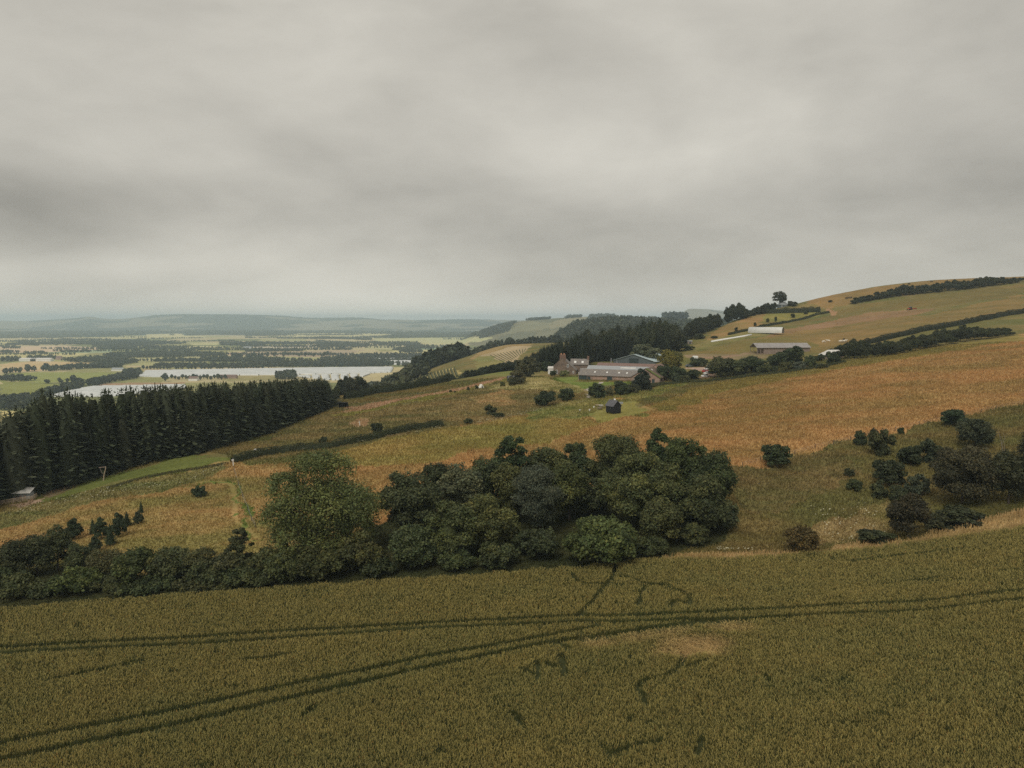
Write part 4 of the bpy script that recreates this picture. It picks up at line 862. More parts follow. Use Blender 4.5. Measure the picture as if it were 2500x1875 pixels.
for ry, Yr in enumerate((398, 410, 424, 440)):      # the dense conifer part on the left
    px = 1243 + random.uniform(0, 5)
    while px < 1432:
        wood_tree(px, Yr + random.uniform(-4, 4) + max(0, (1330 - px)) * .08, np.interp(px, FX, FY) + (3 - ry) * 3 + random.uniform(-8, 3), False); px += random.uniform(9, 13)
for ry, Yr in enumerate((444, 460, 478, 498)):      # the taller mixed part behind the steading
    px = 1405 + random.uniform(0, 8)
    while px < 1668:
        wood_tree(px, Yr + random.uniform(-5, 5), np.interp(px, FX, FY) + (3 - ry) * 7 + random.uniform(-5, 9), True); px += random.uniform(16, 24)
# trees on the crest, right of the farm wood
ctop = [(1665,806),(1681,783),(1700,771),(1715,764),(1730,762),(1745,762),(1764,753),(1775,743),(1790,737),(1805,736),(1815,745),(1825,752),(1840,748),(1860,742),(1880,742)]
cbase = [(1665,838),(1694,822),(1733,808),(1779,790),(1818,777),(1850,768),(1880,757)]
for ry in range(3):
    px = 1664 + random.uniform(0, 6)
    while px < 1882:
        br = np.interp(px, [t[0] for t in cbase], [t[1] for t in cbase])
        X, Yt = unproject(px, br - 1.0); Yt += -1 + ry * 9 + random.uniform(-2, 2); X, Yt = place(px, Yt)
        tr = np.interp(px, [t[0] for t in ctop], [t[1] for t in ctop]) + (2 - ry) * 4 + random.uniform(-2, 6)
        h = min(max(3.0, top_h(px, tr, X, Yt)), 26)
        tree('crest_tree', 'dark broadleaf tree in the strip along the hill crest right of the farm wood', 'tree', X, Yt, h, random.uniform(7, 10), jit((.042,.05,.024), .18), 0, 'trees along the hill crest', proto=P_TREE[random.randrange(4)], sink=1.2)
        px += random.uniform(11, 17)
X, Y = place(1903, 668); tree('skyline_tree', 'open crowned tree on the skyline behind the hilltop cabin', 'tree', X, Y, top_h(1903, 711, X, Y), 14.5, (.06,.062,.03), 777, lobes=44, dens=9, leaf=.7, z0=.12, core=False, ragged=.3, lr=(.14,.26))
for k, (px, Y, top, w) in enumerate([(1862,640,742,6),(1872,645,739,6),(1882,650,741,6),(1850,636,748,5),(1890,655,738,6)]):
    X, Y = place(px, Y); tree('crest_tree', 'dark broadleaf tree in the strip along the hill crest right of the farm wood', 'tree', X, Y, max(3, top_h(px, top, X, Y)), w, (.045,.052,.026), 0, 'trees along the hill crest', proto=P_TREE[k % 4])
# tree belt under the skyline on the right
hb = z4((770,420),(1000,378),(1200,350),(1400,330),(1600,312),(1800,290),(2000,262),(2200,238))
ht = z4((770,375),(840,350),(1000,305),(1100,275),(1190,258),(1300,265),(1500,222),(1700,212),(1830,185),(1930,178),(2000,188),(2100,205),(2170,190),(2212,215))
for ry in range(2):
    px = 2084 + ry * 6
    while px < 2496:
        b = np.interp(px, *zip(*hb)); t = np.interp(px, *zip(*ht)) + random.uniform(-1, 7) + (1 - ry) * 6
        X, Y = unproject(px, b); Y += ry * 7; X, Y = place(px, Y)
        tree('skyline_belt_tree', 'small dark tree in the belt running up to the skyline on the right hill', 'tree', X, Y, min(12, max(3.2, top_h(px, t, X, Y))), random.uniform(6, 8.5), jit((.055,.064,.028), .18), 0, 'trees of the belt under the skyline', proto=P_TREE[random.randrange(4)])
        px += random.uniform(13, 19)
# bush belt at the top of the meadow on the right
bb = z4((560,868),(700,890),(850,885),(1050,862),(1250,830),(1400,800),(1550,772),(1700,742),(1830,725),(1950,715),(2060,690),(2110,690))
bt = z4((560,830),(640,770),(740,720),(800,700),(900,760),(1000,720),(1100,740),(1250,690),(1400,665),(1500,620),(1600,650),(1700,590),(1850,600),(1980,600),(2060,600),(2110,640))
for ry in range(2):
    px = 2024 + ry * 8
    while px < 2468:
        b = np.interp(px, *zip(*bb)); t = np.interp(px, *zip(*bt)) + random.uniform(-2, 8) + (1 - ry) * 9
        X, Y = unproject(px, b - ry * 3); Y += 2 + ry * 6; X, Y = place(px, Y)
        tree('belt_bush', 'dark green bushy tree in the belt along the top of the orange meadow', 'bush', X, Y, max(2.2, top_h(px, t, X, Y)), random.uniform(5, 7.5), jit((.058,.068,.026) if random.random() < .6 else (.042,.052,.024), .18), 0, 'bushy trees of the belt above the meadow', proto=P_TREE[random.randrange(4)])
        px += random.uniform(14, 20)
# trees on the slope beyond the plantation and the hedge
for k, (px, Y, top, w, tint) in enumerate([(838,430,926,9,CN),(856,425,922,10,(.05,.055,.028)),(872,430,918,11,(.045,.055,.026)),(848,450,918,9,CN),(890,440,935,8,(.05,.06,.03)),(905,420,950,7,(.055,.06,.03)),(928,420,940,8,(.06,.065,.03)),(948,425,934,9,(.05,.055,.026)),(962,430,938,8,(.06,.066,.03)),(826,410,945,7,CN)]):
    X, Y = place(px, Y); tree('slope_tree', 'dark tree on the falling slope beyond the end of the plantation', 'tree', X, Y, min(24, max(5, top_h(px, top, X, Y))), w, tint, 0, 'trees on the slope beyond the plantation', proto=P_TREE[k % 4])
for k, (px, top, base, w) in enumerate([(1034,918,940,28),(1046,922,940,20),(1022,926,942,18)]):
    X, Y = place(px, 470); tree('field_tree', ['dark tree standing in front of the striped yellow field', 'shorter tree right of the dark one before the striped yellow field', 'small tree left of the dark one before the striped yellow field'][k], 'tree', X, Y, top_h(px, top, X, Y), w * Y / F, (.045,.055,.026), 0, proto=P_TREE[k])
for k in range(26):
    px = random.uniform(1140, 1262); X, Y = place(px, random.uniform(410, 470)); t = np.interp(px, [1140,1180,1220,1262], [905,897,889,880]) + random.uniform(-3, 6)
    tree('copse_tree', 'dark tree in the low copse between the hedge and the striped brown field', 'tree', X, Y, min(16, max(3, top_h(px, t, X, Y))), random.uniform(5, 8), jit((.042,.052,.025), .15), 0, 'trees of the low copse behind the hedge', proto=P_TREE[k % 4])

# ------------------------------------------------------------------ far woods: masses that read as one
def far_mesh(pts, hs, ws, tint_jit, seed, con=.0, nleaf=26):
    """many simple trees as one mesh"""
    rng = np.random.default_rng(seed); n = len(pts)
    V = []; cols = []
    x, y = pts[:, 0], pts[:, 1]; z = zrel(x / y, y) + HC
    isc = rng.random(n) < con
    k = nleaf
    d = unit(rng.normal(size=(n, k, 3)).reshape(-1, 3)).reshape(n, k, 3)
    d[:, :, 2] = np.where(d[:, :, 2] < -.2, -d[:, :, 2], d[:, :, 2])
    rad = rng.uniform(.75, 1.08, (n, k, 1))
    P = d * rad * np.stack([ws / 2, ws / 2, hs * .46], 1)[:, None, :]
    f = rng.random((n, k)); zc = hs[:, None] * (f * .96 + .02); rc = (ws[:, None] / 2) * (1 - f) ** .8 * rng.uniform(.7, 1.1, (n, k)); az = rng.uniform(0, 6.28, (n, k))
    Pc = np.stack([np.cos(az) * rc, np.sin(az) * rc, zc], 2)
    P[:, :, 2] += hs[:, None] * .5
    P = np.where(isc[:, None, None], Pc, P)
    nn = unit((d * .8 + rng.normal(0, .4, d.shape)).reshape(-1, 3))
    P = P + np.stack([x, y, z], 1)[:, None, :]
    sz = (np.minimum(ws, hs)[:, None] * rng.uniform(.34, .6, (n, k))).ravel()
    V, Q = leaves_geo(P.reshape(-1, 3), nn, sz, rng, .7)
    b = np.clip(rng.normal(1, tint_jit, (n, 1)) * rng.uniform(.75, 1.3, (n, k)), .4, 2).ravel()
    hue = np.repeat(rng.normal(0, .07, n), k)
    cols = np.repeat(np.stack([b * (1 + hue), b, b * (1 - hue)], 1), 4, 0)
    # inner bodies
    oc = np.array([(1,0,.45),(0,1,.45),(-1,0,.45),(0,-1,.45),(0,0,.9),(0,0,.02)]); tri = np.array([(0,1,4),(1,2,4),(2,3,4),(3,0,4),(1,0,5),(2,1,5),(3,2,5),(0,3,5)])
    cv = (oc[None] * np.stack([ws * .4, ws * .4, hs], 1)[:, None, :] + np.stack([x, y, z], 1)[:, None, :]).reshape(-1, 3)
    T = (tri[None] + (np.arange(n) * 6)[:, None, None]).reshape(-1, 3) + len(V)
    return np.vstack([V, cv]), Q, T, np.vstack([cols, np.full((len(cv), 3), .85)])
def far_wood(label, polys, spacing, h, tint, seed, con=.2, nleaf=24, hj=.25, name='woodland', cap=2600, prob=1.):
    rng = np.random.default_rng(seed); allp = []
    for p in polys:
        W = np.array(p) if isinstance(p, np.ndarray) else world_poly(p, 15)
        x0, y0 = W.min(0); x1, y1 = W.max(0)
        sp = spacing; 
        if (x1 - x0) * (y1 - y0) / sp ** 2 > 60000: sp = math.sqrt((x1 - x0) * (y1 - y0) / 60000)
        gx, gy = np.meshgrid(np.arange(x0, x1, sp), np.arange(y0, y1, sp)); g = np.stack([gx.ravel(), gy.ravel()], 1) + rng.uniform(-.45, .45, (gx.size, 2)) * sp
        k = pip(W, g[:, 0], g[:, 1]); g = g[k]
        allp.append(g)
    g = np.vstack(allp)
    if prob < 1: g = g[rng.random(len(g)) < prob]
    if len(g) > cap: g = g[rng.permutation(len(g))[:cap]]
    if len(g) == 0: print('EMPTY', label); return
    hs = h * rng.uniform(1 - hj, 1 + hj, len(g)); ws = np.maximum(hs * rng.uniform(.55, .8, len(g)), spacing * .9)
    V, Q, T, c = far_mesh(g, hs, ws, .16, seed, con, nleaf)
    base = np.array([g[:, 0].mean(), g[:, 1].mean(), ground(g[:, 0].mean(), g[:, 1].mean())])
    o = mesh_np(name, V - base, quads=Q, tris=T, cols=c, mat=M['leaf']); o.location = base; o.color = (*tint, 1)
    tag(o, label, 'woodland', 'far woods', 'stuff'); print(name, len(g), label[:50])
def strip(pts, w):     # a band of ground along a picture line, w metres deep
    P = np.array([unproject(*p) for p in pts]); d = np.gradient(P, axis=0); l = np.hypot(d[:, 0], d[:, 1])[:, None]; nrm = np.stack([-d[:, 1], d[:, 0]], 1) / l
    return np.vstack([P - nrm * w / 2, (P + nrm * w / 2)[::-1]])
FW = (.066,.078,.042)
far_wood('dark conifer wood on the hillside between the two striped fields', [np.array([place(px, Y) for px, Y in ((1004,760),(1018,700),(1070,730),(1118,760),(1140,900),(1120,1000),(1045,980),(1010,900))])], 5.5, 16, (.05,.062,.034), 50, .75, 56)
far_wood('broadleaf wood at the foot of the hillside below the conifer wood', [np.array([place(px, Y) for px, Y in ((870,900),(960,780),(1010,640),(1060,640),(960,740),(900,860),(860,980),(880,1100),(950,1000))]), np.array([place(px, Y) for px, Y in ((835,760),(900,640),(985,560),(1000,600),(940,720),(880,800))])], 7, 13, (.06,.07,.035), 51, .1, 40)
far_wood('dark tree line on the crest behind the brown striped field', [np.array([place(px, Y) for px, Y in ((1100,905),(1150,930),(1210,960),(1300,1000),(1370,1050),(1370,1120),(1290,1080),(1200,1040),(1110,990),(1085,950))])], 7, 13, (.048,.058,.033), 52, .4, 46)
far_wood('wooded dome of dark trees covering the hill beyond the farm', [np.array([place(px, Y) for px, Y in ((1310,1230),(1400,1200),(1500,1200),(1640,1200),(1760,1250),(1800,1700),(1700,1760),(1600,1740),(1500,1730),(1420,1720),(1370,1600),(1320,1450))])], 10, 15, (.06,.072,.042), 53, .55, 16, cap=4200)
far_wood('small round wood standing on the distant hilltop', [np.array([place(px, Y) for px, Y in ((1622,2440),(1676,2440),(1678,2520),(1620,2520))])], 9, 21, (.04,.05,.03), 54, .2, 22)
far_wood('trees on the steep flank and top of the mid distance hill', [np.array([place(px, Y) for px, Y in ((1170,3100),(1240,3150),(1262,3500),(1230,3700),(1175,3500))]), np.array([place(px, Y) for px, Y in ((1290,3450),(1340,3450),(1345,3560),(1295,3560))]), np.array([place(px, Y) for px, Y in ((1380,3400),(1420,3450),(1420,3600),(1385,3600))]), np.array([place(px, Y) for px, Y in ((1436,3300),(1500,3400),(1500,3600),(1440,3600))]), np.array([place(px, Y) for px, Y in ((1284,3560),(1308,3560),(1308,3600),(1284,3600))])], 14, 12, (.06,.075,.045), 55, .2, 14)
far_wood('dense trees in the field corner left of the white plastic crops', [z1((0,965),(300,945),(380,955),(340,1000),(200,1030),(140,1048),(0,1045)), z1((300,930),(400,898),(640,838),(700,832),(700,858),(420,925),(350,950))], 8, 10, (.055,.066,.034), 56, .1, 30)
far_wood('line of trees running diagonally past the white plastic crops', [z1((690,835),(900,792),(1040,755),(1160,728),(1195,738),(1165,775),(960,808),(800,845)), z1((1040,728),(1180,718),(1195,740),(1040,760))], 8, 10, (.055,.066,.036), 57, .1, 26)
far_wood('hedge of trees between the two green valley fields', [strip(z1((340,818),(480,815),(640,806),(700,800)), 12), strip(z1((30,780),(120,790),(205,800)), 40)], 8, 9, (.05,.06,.034), 58, .05, 24)
far_wood('row of trees beyond the green valley fields', [strip(z1((0,735),(180,725)), 26), strip(z1((225,715),(300,716)), 20), strip(z1((365,714),(470,710)), 26), strip(z1((480,708),(660,690),(800,685),(1040,680)), 42), strip(z1((830,690),(900,670),(1020,650),(1060,640)), 60)], 9, 11, FW, 59, .1, 20)
far_wood('farm trees around the distant white sheds', [strip(z1((0,630),(160,625)), 60), strip(z1((250,615),(490,612)), 40)], 10, 12, FW, 60, .1, 18)
far_wood('broad wood in the middle of the valley', [z1((540,630),(700,615),(1050,612),(1080,628),(1060,642),(820,645),(600,640)), z1((940,580),(1200,568),(1500,566),(1900,576),(1905,584),(1500,598),(1080,602),(860,592))], 13, 11, FW, 61, .1, 14)
far_wood('long wood behind the white plastic field', [strip(z1((1310,676),(1600,676),(1900,680),(2212,674)), 50), z2((0,605),(150,592),(180,575),(640,585),(860,568),(1100,585),(1245,602),(1000,606),(400,610))], 10, 10, (.06,.07,.04), 62, .15, 20)
far_wood('wood beyond the far end of the white plastic field', [z2((880,530),(1000,520),(1540,520),(1600,500),(1560,535),(1060,536)), strip(z2((1300,490),(1500,488)), 40)], 11, 12, (.06,.07,.04), 63, .15, 18)
far_wood('scattered hedges and copses across the mid valley', [strip(z1((0,556),(120,560)), 40), strip(z1((250,565),(350,566)), 50), strip(z1((520,556),(760,552)), 40), strip(z1((0,523),(190,522)), 30), strip(z1((830,530),(1120,524)), 60), strip(z1((1360,628),(1740,630)), 40), strip(z1((2000,626),(2400,622)), 60), strip(z2((0,480),(480,472)), 70), strip(z2((640,562),(850,560)), 40), strip(z2((1300,470),(1480,445)), 80), strip(z2((640,545),(860,530)), 30)], 12, 9, FW, 64, .1, 14)
far_wood('wide dark woods crossing the farther valley', [z1((30,500),(180,494),(310,500),(340,490),(460,490),(780,488),(770,500),(1000,505),(1260,500),(1330,492),(1500,486),(1600,480),(1200,474),(460,478),(180,480)), z1((1860,496),(2212,500),(2212,480),(1860,478)), z2((0,424),(600,418),(640,440),(1030,442),(1040,424),(640,412),(0,406)), z2((1060,420),(1480,430),(1480,420),(1060,408)), z2((460,372),(860,375),(1060,385),(1060,372),(640,362))], 20, 11, FW, 65, .1, 10, cap=3800)
far_wood('far dark forest belt before the hills', [z1((0,438),(200,430),(1000,418),(1220,406),(1220,394),(450,396),(0,404)), z1((1570,408),(2212,402),(2212,388),(1540,392)), z2((0,350),(270,345),(470,318),(0,325)), z2((1060,366),(1900,358),(2090,352),(2000,325),(1240,320),(1240,345))], 30, 12, FW, 66, .1, 8, cap=4200)
hr = random.Random(12); lines = []
for k in range(80):
    Yc = math.exp(hr.uniform(math.log(1750), math.log(5600))); a0 = hr.uniform(-.80, .05); Ln = hr.uniform(120, 700); sl = hr.uniform(-.16, .10); x0 = a0 * Yc; wd = hr.choice((9, 9, 12, 12, 26)) * (1 + Yc / 5000)
    if hr.random() < .2: sl = hr.choice((-1.4, 1.2)); Ln *= .6
    lines.append(np.array([(x0, Yc), (x0 + Ln, Yc + sl * Ln), (x0 + Ln, Yc + sl * Ln + wd), (x0, Yc + wd)]))
far_wood('thin hedge and tree lines dividing the straw coloured valley fields', lines, 6.5, 8, FW, 67, .1, 10, cap=9500, hj=.4)
far_wood('woods on the lower slopes of the far hills', [np.array([place(px, Y) for px, Y in ((-300,5300),(100,5600),(500,5900),(900,5700),(1150,5200),(1150,5700),(900,6300),(500,6500),(100,6100),(-300,5800))])], 42, 20, FW, 68, .1, 7, cap=3000, prob=.75)
# single trees along the far edge of the white plastic field
lp = z1((1200,697),(1500,699),(1800,698),(2212,694)) + z2((240,614),(600,612),(900,608),(1235,603))
px = 350; 
pc = [far_mesh(np.array([[0.001, 1500.]]), np.array([10.]), np.array([7.]), .1, 80 + i, 0, 60) for i in range(3)]
fm = []
for V, Q, T, c in pc:
    V = V - np.array([0.001, 1500., ground(.001, 1500.)]); fm.append(mesh_np('far_tree', V, quads=Q, tris=T, cols=c, mat=M['leaf'], data_only=True))
def far_single(px, row, s, label, group, i):
    X, Y = unproject(px, row); o = link('far_tree', fm[i % 3], None, (X, Y, ground(X, Y) - .3), (0, 0, random.uniform(0, 6)), (s * random.uniform(.8, 1.2),) * 3, jit(FW, .2)); tag(o, label, 'tree', group)
i = 0
while px < 955:
    far_single(px, np.interp(px, *zip(*lp)), .95, 'small tree in the spaced row along the far edge of the white plastic field', 'spaced row of trees beyond the plastic field', i); i += 1; px += random.choice((6, 7, 8, 9, 15))
for j in range(46):
    a_, b_ = random.choice([((1750,600),(2200,600)), ((1560,583),(1900,583)), ((700,460),(1400,440)), ((0,0),(0,0))]) if False else random.choice([((1700,600),(2212,598)), ((2212,618),(1740,618))])
    q = random.random(); p = z1((a_[0] + (b_[0] - a_[0]) * q, a_[1] + (b_[1] - a_[1]) * q))[0]
    far_single(p[0], p[1], 1.25, 'dark hedgerow tree in the thin lines across the pale mid valley fields', 'hedgerow trees of the mid valley', j)
for j in range(30):
    q = random.random(); a_, b_ = random.choice([((60,528),(640,520)), ((640,528),(700,500)), ((1500,462),(1700,455)), ((700,465),(1280,455))]); p = z2((a_[0] + (b_[0] - a_[0]) * q, a_[1] + (b_[1] - a_[1]) * q))[0]
    far_single(p[0], p[1], 1.2, 'dark hedgerow tree in the thin lines beyond the white plastic field', 'hedgerow trees beyond the white plastic field', j)
for j, (p, lab) in enumerate([((1395,800), 'big dark tree by the red roofed valley house'), ((620,808), 'taller tree in the hedge of the green valley fields'), ((235,715), 'round tree in the row beyond the green fields, left of the gap'), ((388,712), 'round tree in the row beyond the green fields, right of the gap')]):
    p = z1(p)[0]; far_single(p[0], p[1], 1.7, lab, None, j)
for j in range(16):
    p = z1((1450 + j * 30, 776 + (j % 3) * 6))[0]; far_single(p[0], p[1], .9, 'tree around the valley houses below the white plastic field', 'trees around the valley houses', j)
far_wood('rounded copse at the near edge of the white plastic field', [z2((235,705),(300,690),(390,680),(430,690),(420,712),(300,716))], 8, 12, FW, 69, .1, 30)
# ------------------------------------------------------------------ buildings
def at(px, py): X, Y = unproject(px, py); return X, Y, ground(X, Y)
def window(parent, x0, x1, y, z0, z1, face=-1, axis='y', frame='white', pane='glass'):
    """window in a wall; the frame stands proud of the wall, the pane is its child"""
    f = MB(); d = .12; g = MB()
    t = min(.14, (x1 - x0) * .2)
    if axis == 'y':
        ya, yb = sorted((y, y + face * d))
        f.box(x0, x0 + t, ya, yb, z0, z1).box(x1 - t, x1, ya, yb, z0, z1).box(x0 + t, x1 - t, ya, yb, z0, z0 + t).box(x0 + t, x1 - t, ya, yb, z1 - t, z1)
        m = (x0 + x1) / 2; f.box(m - .04, m + .04, ya, yb, z0 + t, z1 - t)
        ya, yb = sorted((y + face * .01, y + face * .06)); g.box(x0 + t, x1 - t, ya, yb, z0 + t, z1 - t)
    else:
        ya, yb = sorted((y, y + face * d))
        f.box(ya, yb, x0, x0 + t, z0, z1).box(ya, yb, x1 - t, x1, z0, z1).box(ya, yb, x0 + t, x1 - t, z0, z0 + t).box(ya, yb, x0 + t, x1 - t, z1 - t, z1)
        ya, yb = sorted((y + face * .01, y + face * .06)); g.box(ya, yb, x0 + t, x1 - t, z0 + t, z1 - t)
    fo = f.build('window', M[frame], parent); g.build('pane', M[pane], fo); return fo
def gable_wall(x0, x1, y0, y1, ev, rg, ridge_x=True, z0=-3):
    m = MB()
    if ridge_x:
        c = (y0 + y1) / 2; m.prism([(y0, z0), (y1, z0), (y1, ev), (c, rg), (y0, ev)], x0, x1)
    else:
        c = (x0 + x1) / 2; m.add([(x, y, z) for y in (y0, y1) for x, z in ((x0, z0), (x1, z0), (x1, ev), (c, rg), (x0, ev))], [(0,1,2,3,4), (9,8,7,6,5)] + [(i, i + 5, (i + 1) % 5 + 5, (i + 1) % 5) for i in range(5)])
    return m
def slope(x0, x1, y0, z0, y1, z1, th=.16):   # roof plane between two lines parallel to x
    return MB().prism([(y0, z0 + .03), (y1, z1 + .03), (y1, z1 + th + .03), (y0, z0 + th + .03)], x0, x1)
def slope_y(y0, y1, x0, z0, x1, z1, th=.16): # roof plane between two lines parallel to y
    return MB().add([(x0, y0, z0 + .03), (x1, y0, z1 + .03), (x1, y0, z1 + th + .03), (x0, y0, z0 + th + .03), (x0, y1, z0 + .03), (x1, y1, z1 + .03), (x1, y1, z1 + th + .03), (x0, y1, z0 + th + .03)], [(0,1,2,3), (7,6,5,4), (0,4,5,1), (1,5,6,2), (2,6,7,3), (3,7,4,0)])

# farmhouse: gable towards the camera, wing behind on the right
X, Y, Z = at(1351, 915); hs = thing('farmhouse', 'old grey stone farmhouse with tall gable, brick chimney and white porch', 'house', (X, Y, Z), R(-10))
gable_wall(0, 12, 0, 9, 3.2, 3.2).build('ground_floor', M['stone'], hs) if False else None
m = MB(); m.add([(x, y, z) for y in (0, 9.5) for x, z in ((0, -3), (11.6, -3), (11.6, 2.6), (4.6, 8.9), (0, 4.6))], [(0,1,2,3,4), (9,8,7,6,5)] + [(i, i + 5, (i + 1) % 5 + 5, (i + 1) % 5) for i in range(5)]); m.build('wall', M['stone'], hs)
rf = slope_y(-.15, 9.6, 4.6, 8.9, 11.95, 2.3); rf.v += []; k = slope_y(-.15, 9.6, -.35, 4.28, 4.6, 8.9); rf.add(k.v, k.f); rfo = rf.build('roof', M['slate'], hs)
MB().box(3.2, 6.4, .1, 1.5, 7.6, 10.6).build('chimney_stack', M['brick'], rfo)
MB().box(3.7, 4.3, .5, 1.1, 10.6, 11.2).box(5.2, 5.8, .5, 1.1, 10.6, 11.2).build('chimney_pot', M['terracotta'], rfo)
w = gable_wall(8, 17.4, 9.7, 16.5, 4.9, 7.6); w.build('wing_wall', M['stone'], hs)
wr = slope(7.8, 17.6, 9.3, 4.75, 13.1, 7.62); k = slope(7.8, 17.6, 13.1, 7.62, 16.9, 4.75); wr.add(k.v, k.f); wro = wr.build('wing_roof', M['slate'], hs)
MB().box(16.6, 17.7, 12.5, 13.7, 6.8, 9.3).build('chimney_stack', M['brick'], wro)
for xx in (9.9, 13.8):
    sk = slope(xx, xx + 1.1, 10.3, 5.52, 11.5, 6.43, .26); sk.build('skylight', M['white'], wro)
MB().box(-3.2, -.02, 3, 8, -1, 2.9).build('porch', M['white'], hs)
MB().prism([(2.8, 2.93), (8.2, 2.93), (8.2, 3.2), (5.5, 4.1), (2.8, 3.2)], -3.4, -.03).build('porch_roof', M['white_roof'], hs)
window(hs, 7.0, 8.1, 0, 4.0, 5.6); window(hs, 1.2, 2.3, 0, .5, 2.6); window(hs, 7.0, 8.1, 0, .7, 2.2); window(hs, 10.0, 10.8, 0, .9, 2.1); window(hs, 13.2, 16.4, 9.7, 1.4, 3.0)
MB().box(12.2, 17, 7.6, 8.0, -1, .9).build('garden_wall', M['white'], hs)

# long steading: three parallel ranges, a gabled wing at the right end; its long axis runs to the right and towards the camera
X, Y, Z = at(1412, 928); TH = R(-26)
bn = thing('stone_barn', 'long stone farm steading with parallel slate, zinc and red tile roofs and a gabled wing', 'barn', (X, Y, Z), TH)
L = 29.0
gable_wall(0, L, 0, 8.4, 2.5, 5.0).build('front_wall', M['pink_stone'], bn)
fr = slope(-.2, L, -.45, 2.35, 4.2, 5.05); k = slope(-.2, L, 4.2, 5.05, 8.5, 3.9); fr.add(k.v, k.f); fro = fr.build('slate_roof', M['slate'], bn)
for xx in (7.2, 13.2, 19.0, 22.8):
    slope(xx, xx + .7, 1.6, 3.54, 2.4, 4.0, .25).build('skylight', M['white'], fro)
gable_wall(.6, L + 3, 8.6, 17, 3.9, 6.2).build('middle_wall', M['pink_stone'], bn)
k2 = slope(.4, L + 3, 8.55, 3.95, 12.8, 6.2); k = slope(.4, L + 3, 12.8, 6.2, 17, 5.3); k2.add(k.v, k.f); k2o = k2.build('zinc_roof', M['zinc'], bn)
slope(17, 24.5, 11.0, 5.3, 11.7, 5.66, .22).build('roof_light', M['white_roof'], k2o)
gable_wall(2.5, L + 4, 17.2, 26, 5.2, 7.1).build('rear_wall', M['pink_stone'], bn)
k3 = slope(2.3, L + 4.2, 17.15, 5.25, 21.6, 7.1); k = slope(2.3, L + 4.2, 21.6, 7.1, 26.2, 5.2); k3.add(k.v, k.f); k3.build('red_roof', M['red_tile'], bn)
MB().tube([(9,21.6,6.9),(9,21.6,9.6)], [.2,.2], 8).build('flue', M['zinc'], bn); MB().tube([(12,21.6,6.9),(12,21.6,8.7)], [.15,.15], 8).build('flue', M['zinc'], bn)
for a_, b_, hgt in ((.3, 4.2, 2.3), (4.5, 5.9, 1.9), (14.2, 16.6, 2.25)):
    MB().box(a_, b_, -.14, -.02, -.6, hgt).build('door', M['dark_door'], bn)
# wing at the right end, gable towards the camera
wx0, wx1, wy0, wy1 = L - 1.6, L + 11.2, -5.2, 8.3
gable_wall(wx0, wx1, wy0, wy1, 2.9, 6.7, False).build('wing_wall', M['pink_stone'], bn)
c = (wx0 + wx1) / 2
wr = slope_y(wy0 - .3, wy1, wx0 - .4, 2.65, c, 6.75); k = slope_y(wy0 - .3, wy1, c, 6.75, wx1 + .4, 2.65); wr.add(k.v, k.f); wro = wr.build('wing_roof', M['brown_tile'], bn)
slope_y(wy0 - .5, wy0 + 1.1, c + .3, 6.62, wx1 + .5, 2.66, .34).build('mossy_verge', M['moss'], wro)
slope_y(wy0 + 5, wy0 + 5.9, c + 1.1, 6.1, c + 1.9, 5.55, .26).build('skylight', M['white'], wro)
gable_wall(L + 1.5, L + 10, 8.5, 19, 4.4, 7.6, False).build('link_wall', M['pink_stone'], bn)
lr = slope_y(8.4, 19.2, L + 1.2, 4.2, L + 5.7, 7.65); k = slope_y(8.4, 19.2, L + 5.7, 7.65, L + 10.3, 4.2); lr.add(k.v, k.f); lr.build('link_roof', M['red_tile'], bn)
for yy in (-3, 0, 3.2): window(bn, yy, yy + 1.3, wx1, .9, 2.3, 1, 'x', 'dark_door')
window(bn, wx0 + 1.2, wx0 + 2.6, wy0, .6, 2.2, -1)
MB().box(wx1 - 3.4, wx1 - 2.2, wy0 - .14, wy0 - .02, -1, 2.2).build('door', M['dark_door'], bn)
# blue roofed shed
X, Y = place(1547, 410); sh = thing('metal_shed', 'large farm shed with pale blue sheet roof and dark teal gable behind the steading', 'shed', (X, Y, ground(X, Y)), R(-34))
gable_wall(-13, 13, 0, 30, 1.9, 5.6, False).build('wall', M['teal'], sh)
s1 = slope_y(-.5, 30.5, -13.4, 1.75, 0, 5.65); k = slope_y(-.5, 30.5, 0, 5.65, 13.4, 1.75); s1.add(k.v, k.f); s1.build('roof', M['blue_sheet'], sh)
MB().box(-3, 3, -.15, -.02, -1, 3.4).build('door', M['dark_door'], sh)

# black hut in the mown circle
X, Y, Z = at(1499, 1010); ht_ = thing('black_hut', 'small black timber hut with steep roof on the mown grass in the meadow', 'hut', (X, Y + 1.5, ground(X, Y + 1.5)), R(30))
gable_wall(-1.5, 1.5, -2., 2., 2.6, 4.15, False, .35).build('wall', M['black_wood'], ht_)
r1 = slope_y(-2.2, 2.2, -1.8, 2.32, 0, 4.2, .1); k = slope_y(-2.2, 2.2, 0, 4.2, 1.8, 2.32, .1); r1.add(k.v, k.f); r1.build('roof', M['grey_sheet'], ht_)
for sx in (-1.2, 1.2):
    for sy in (-1.6, 1.6):
        MB().tube([(sx - .08, sy, .32), (sx + .08, sy, .32)], [.34, .34], 12).build('wheel', M['tyre'], ht_)
MB().tube([(.5, .6, 3.5), (.5, .6, 4.9)], [.09, .09], 8).build('stovepipe', M['zinc'], ht_)
MB().box(1.51, 2.15, -.9, .6, .5, 1.9).build('side_locker', M['black_wood'], ht_)
window(ht_, -.9, .1, -1.51, 1.2, 2.1, -1, 'x', 'black_wood'); MB().box(-.45, .45, -2.07, -2.01, .4, 2.3).build('door', M['black_wood'], ht_)

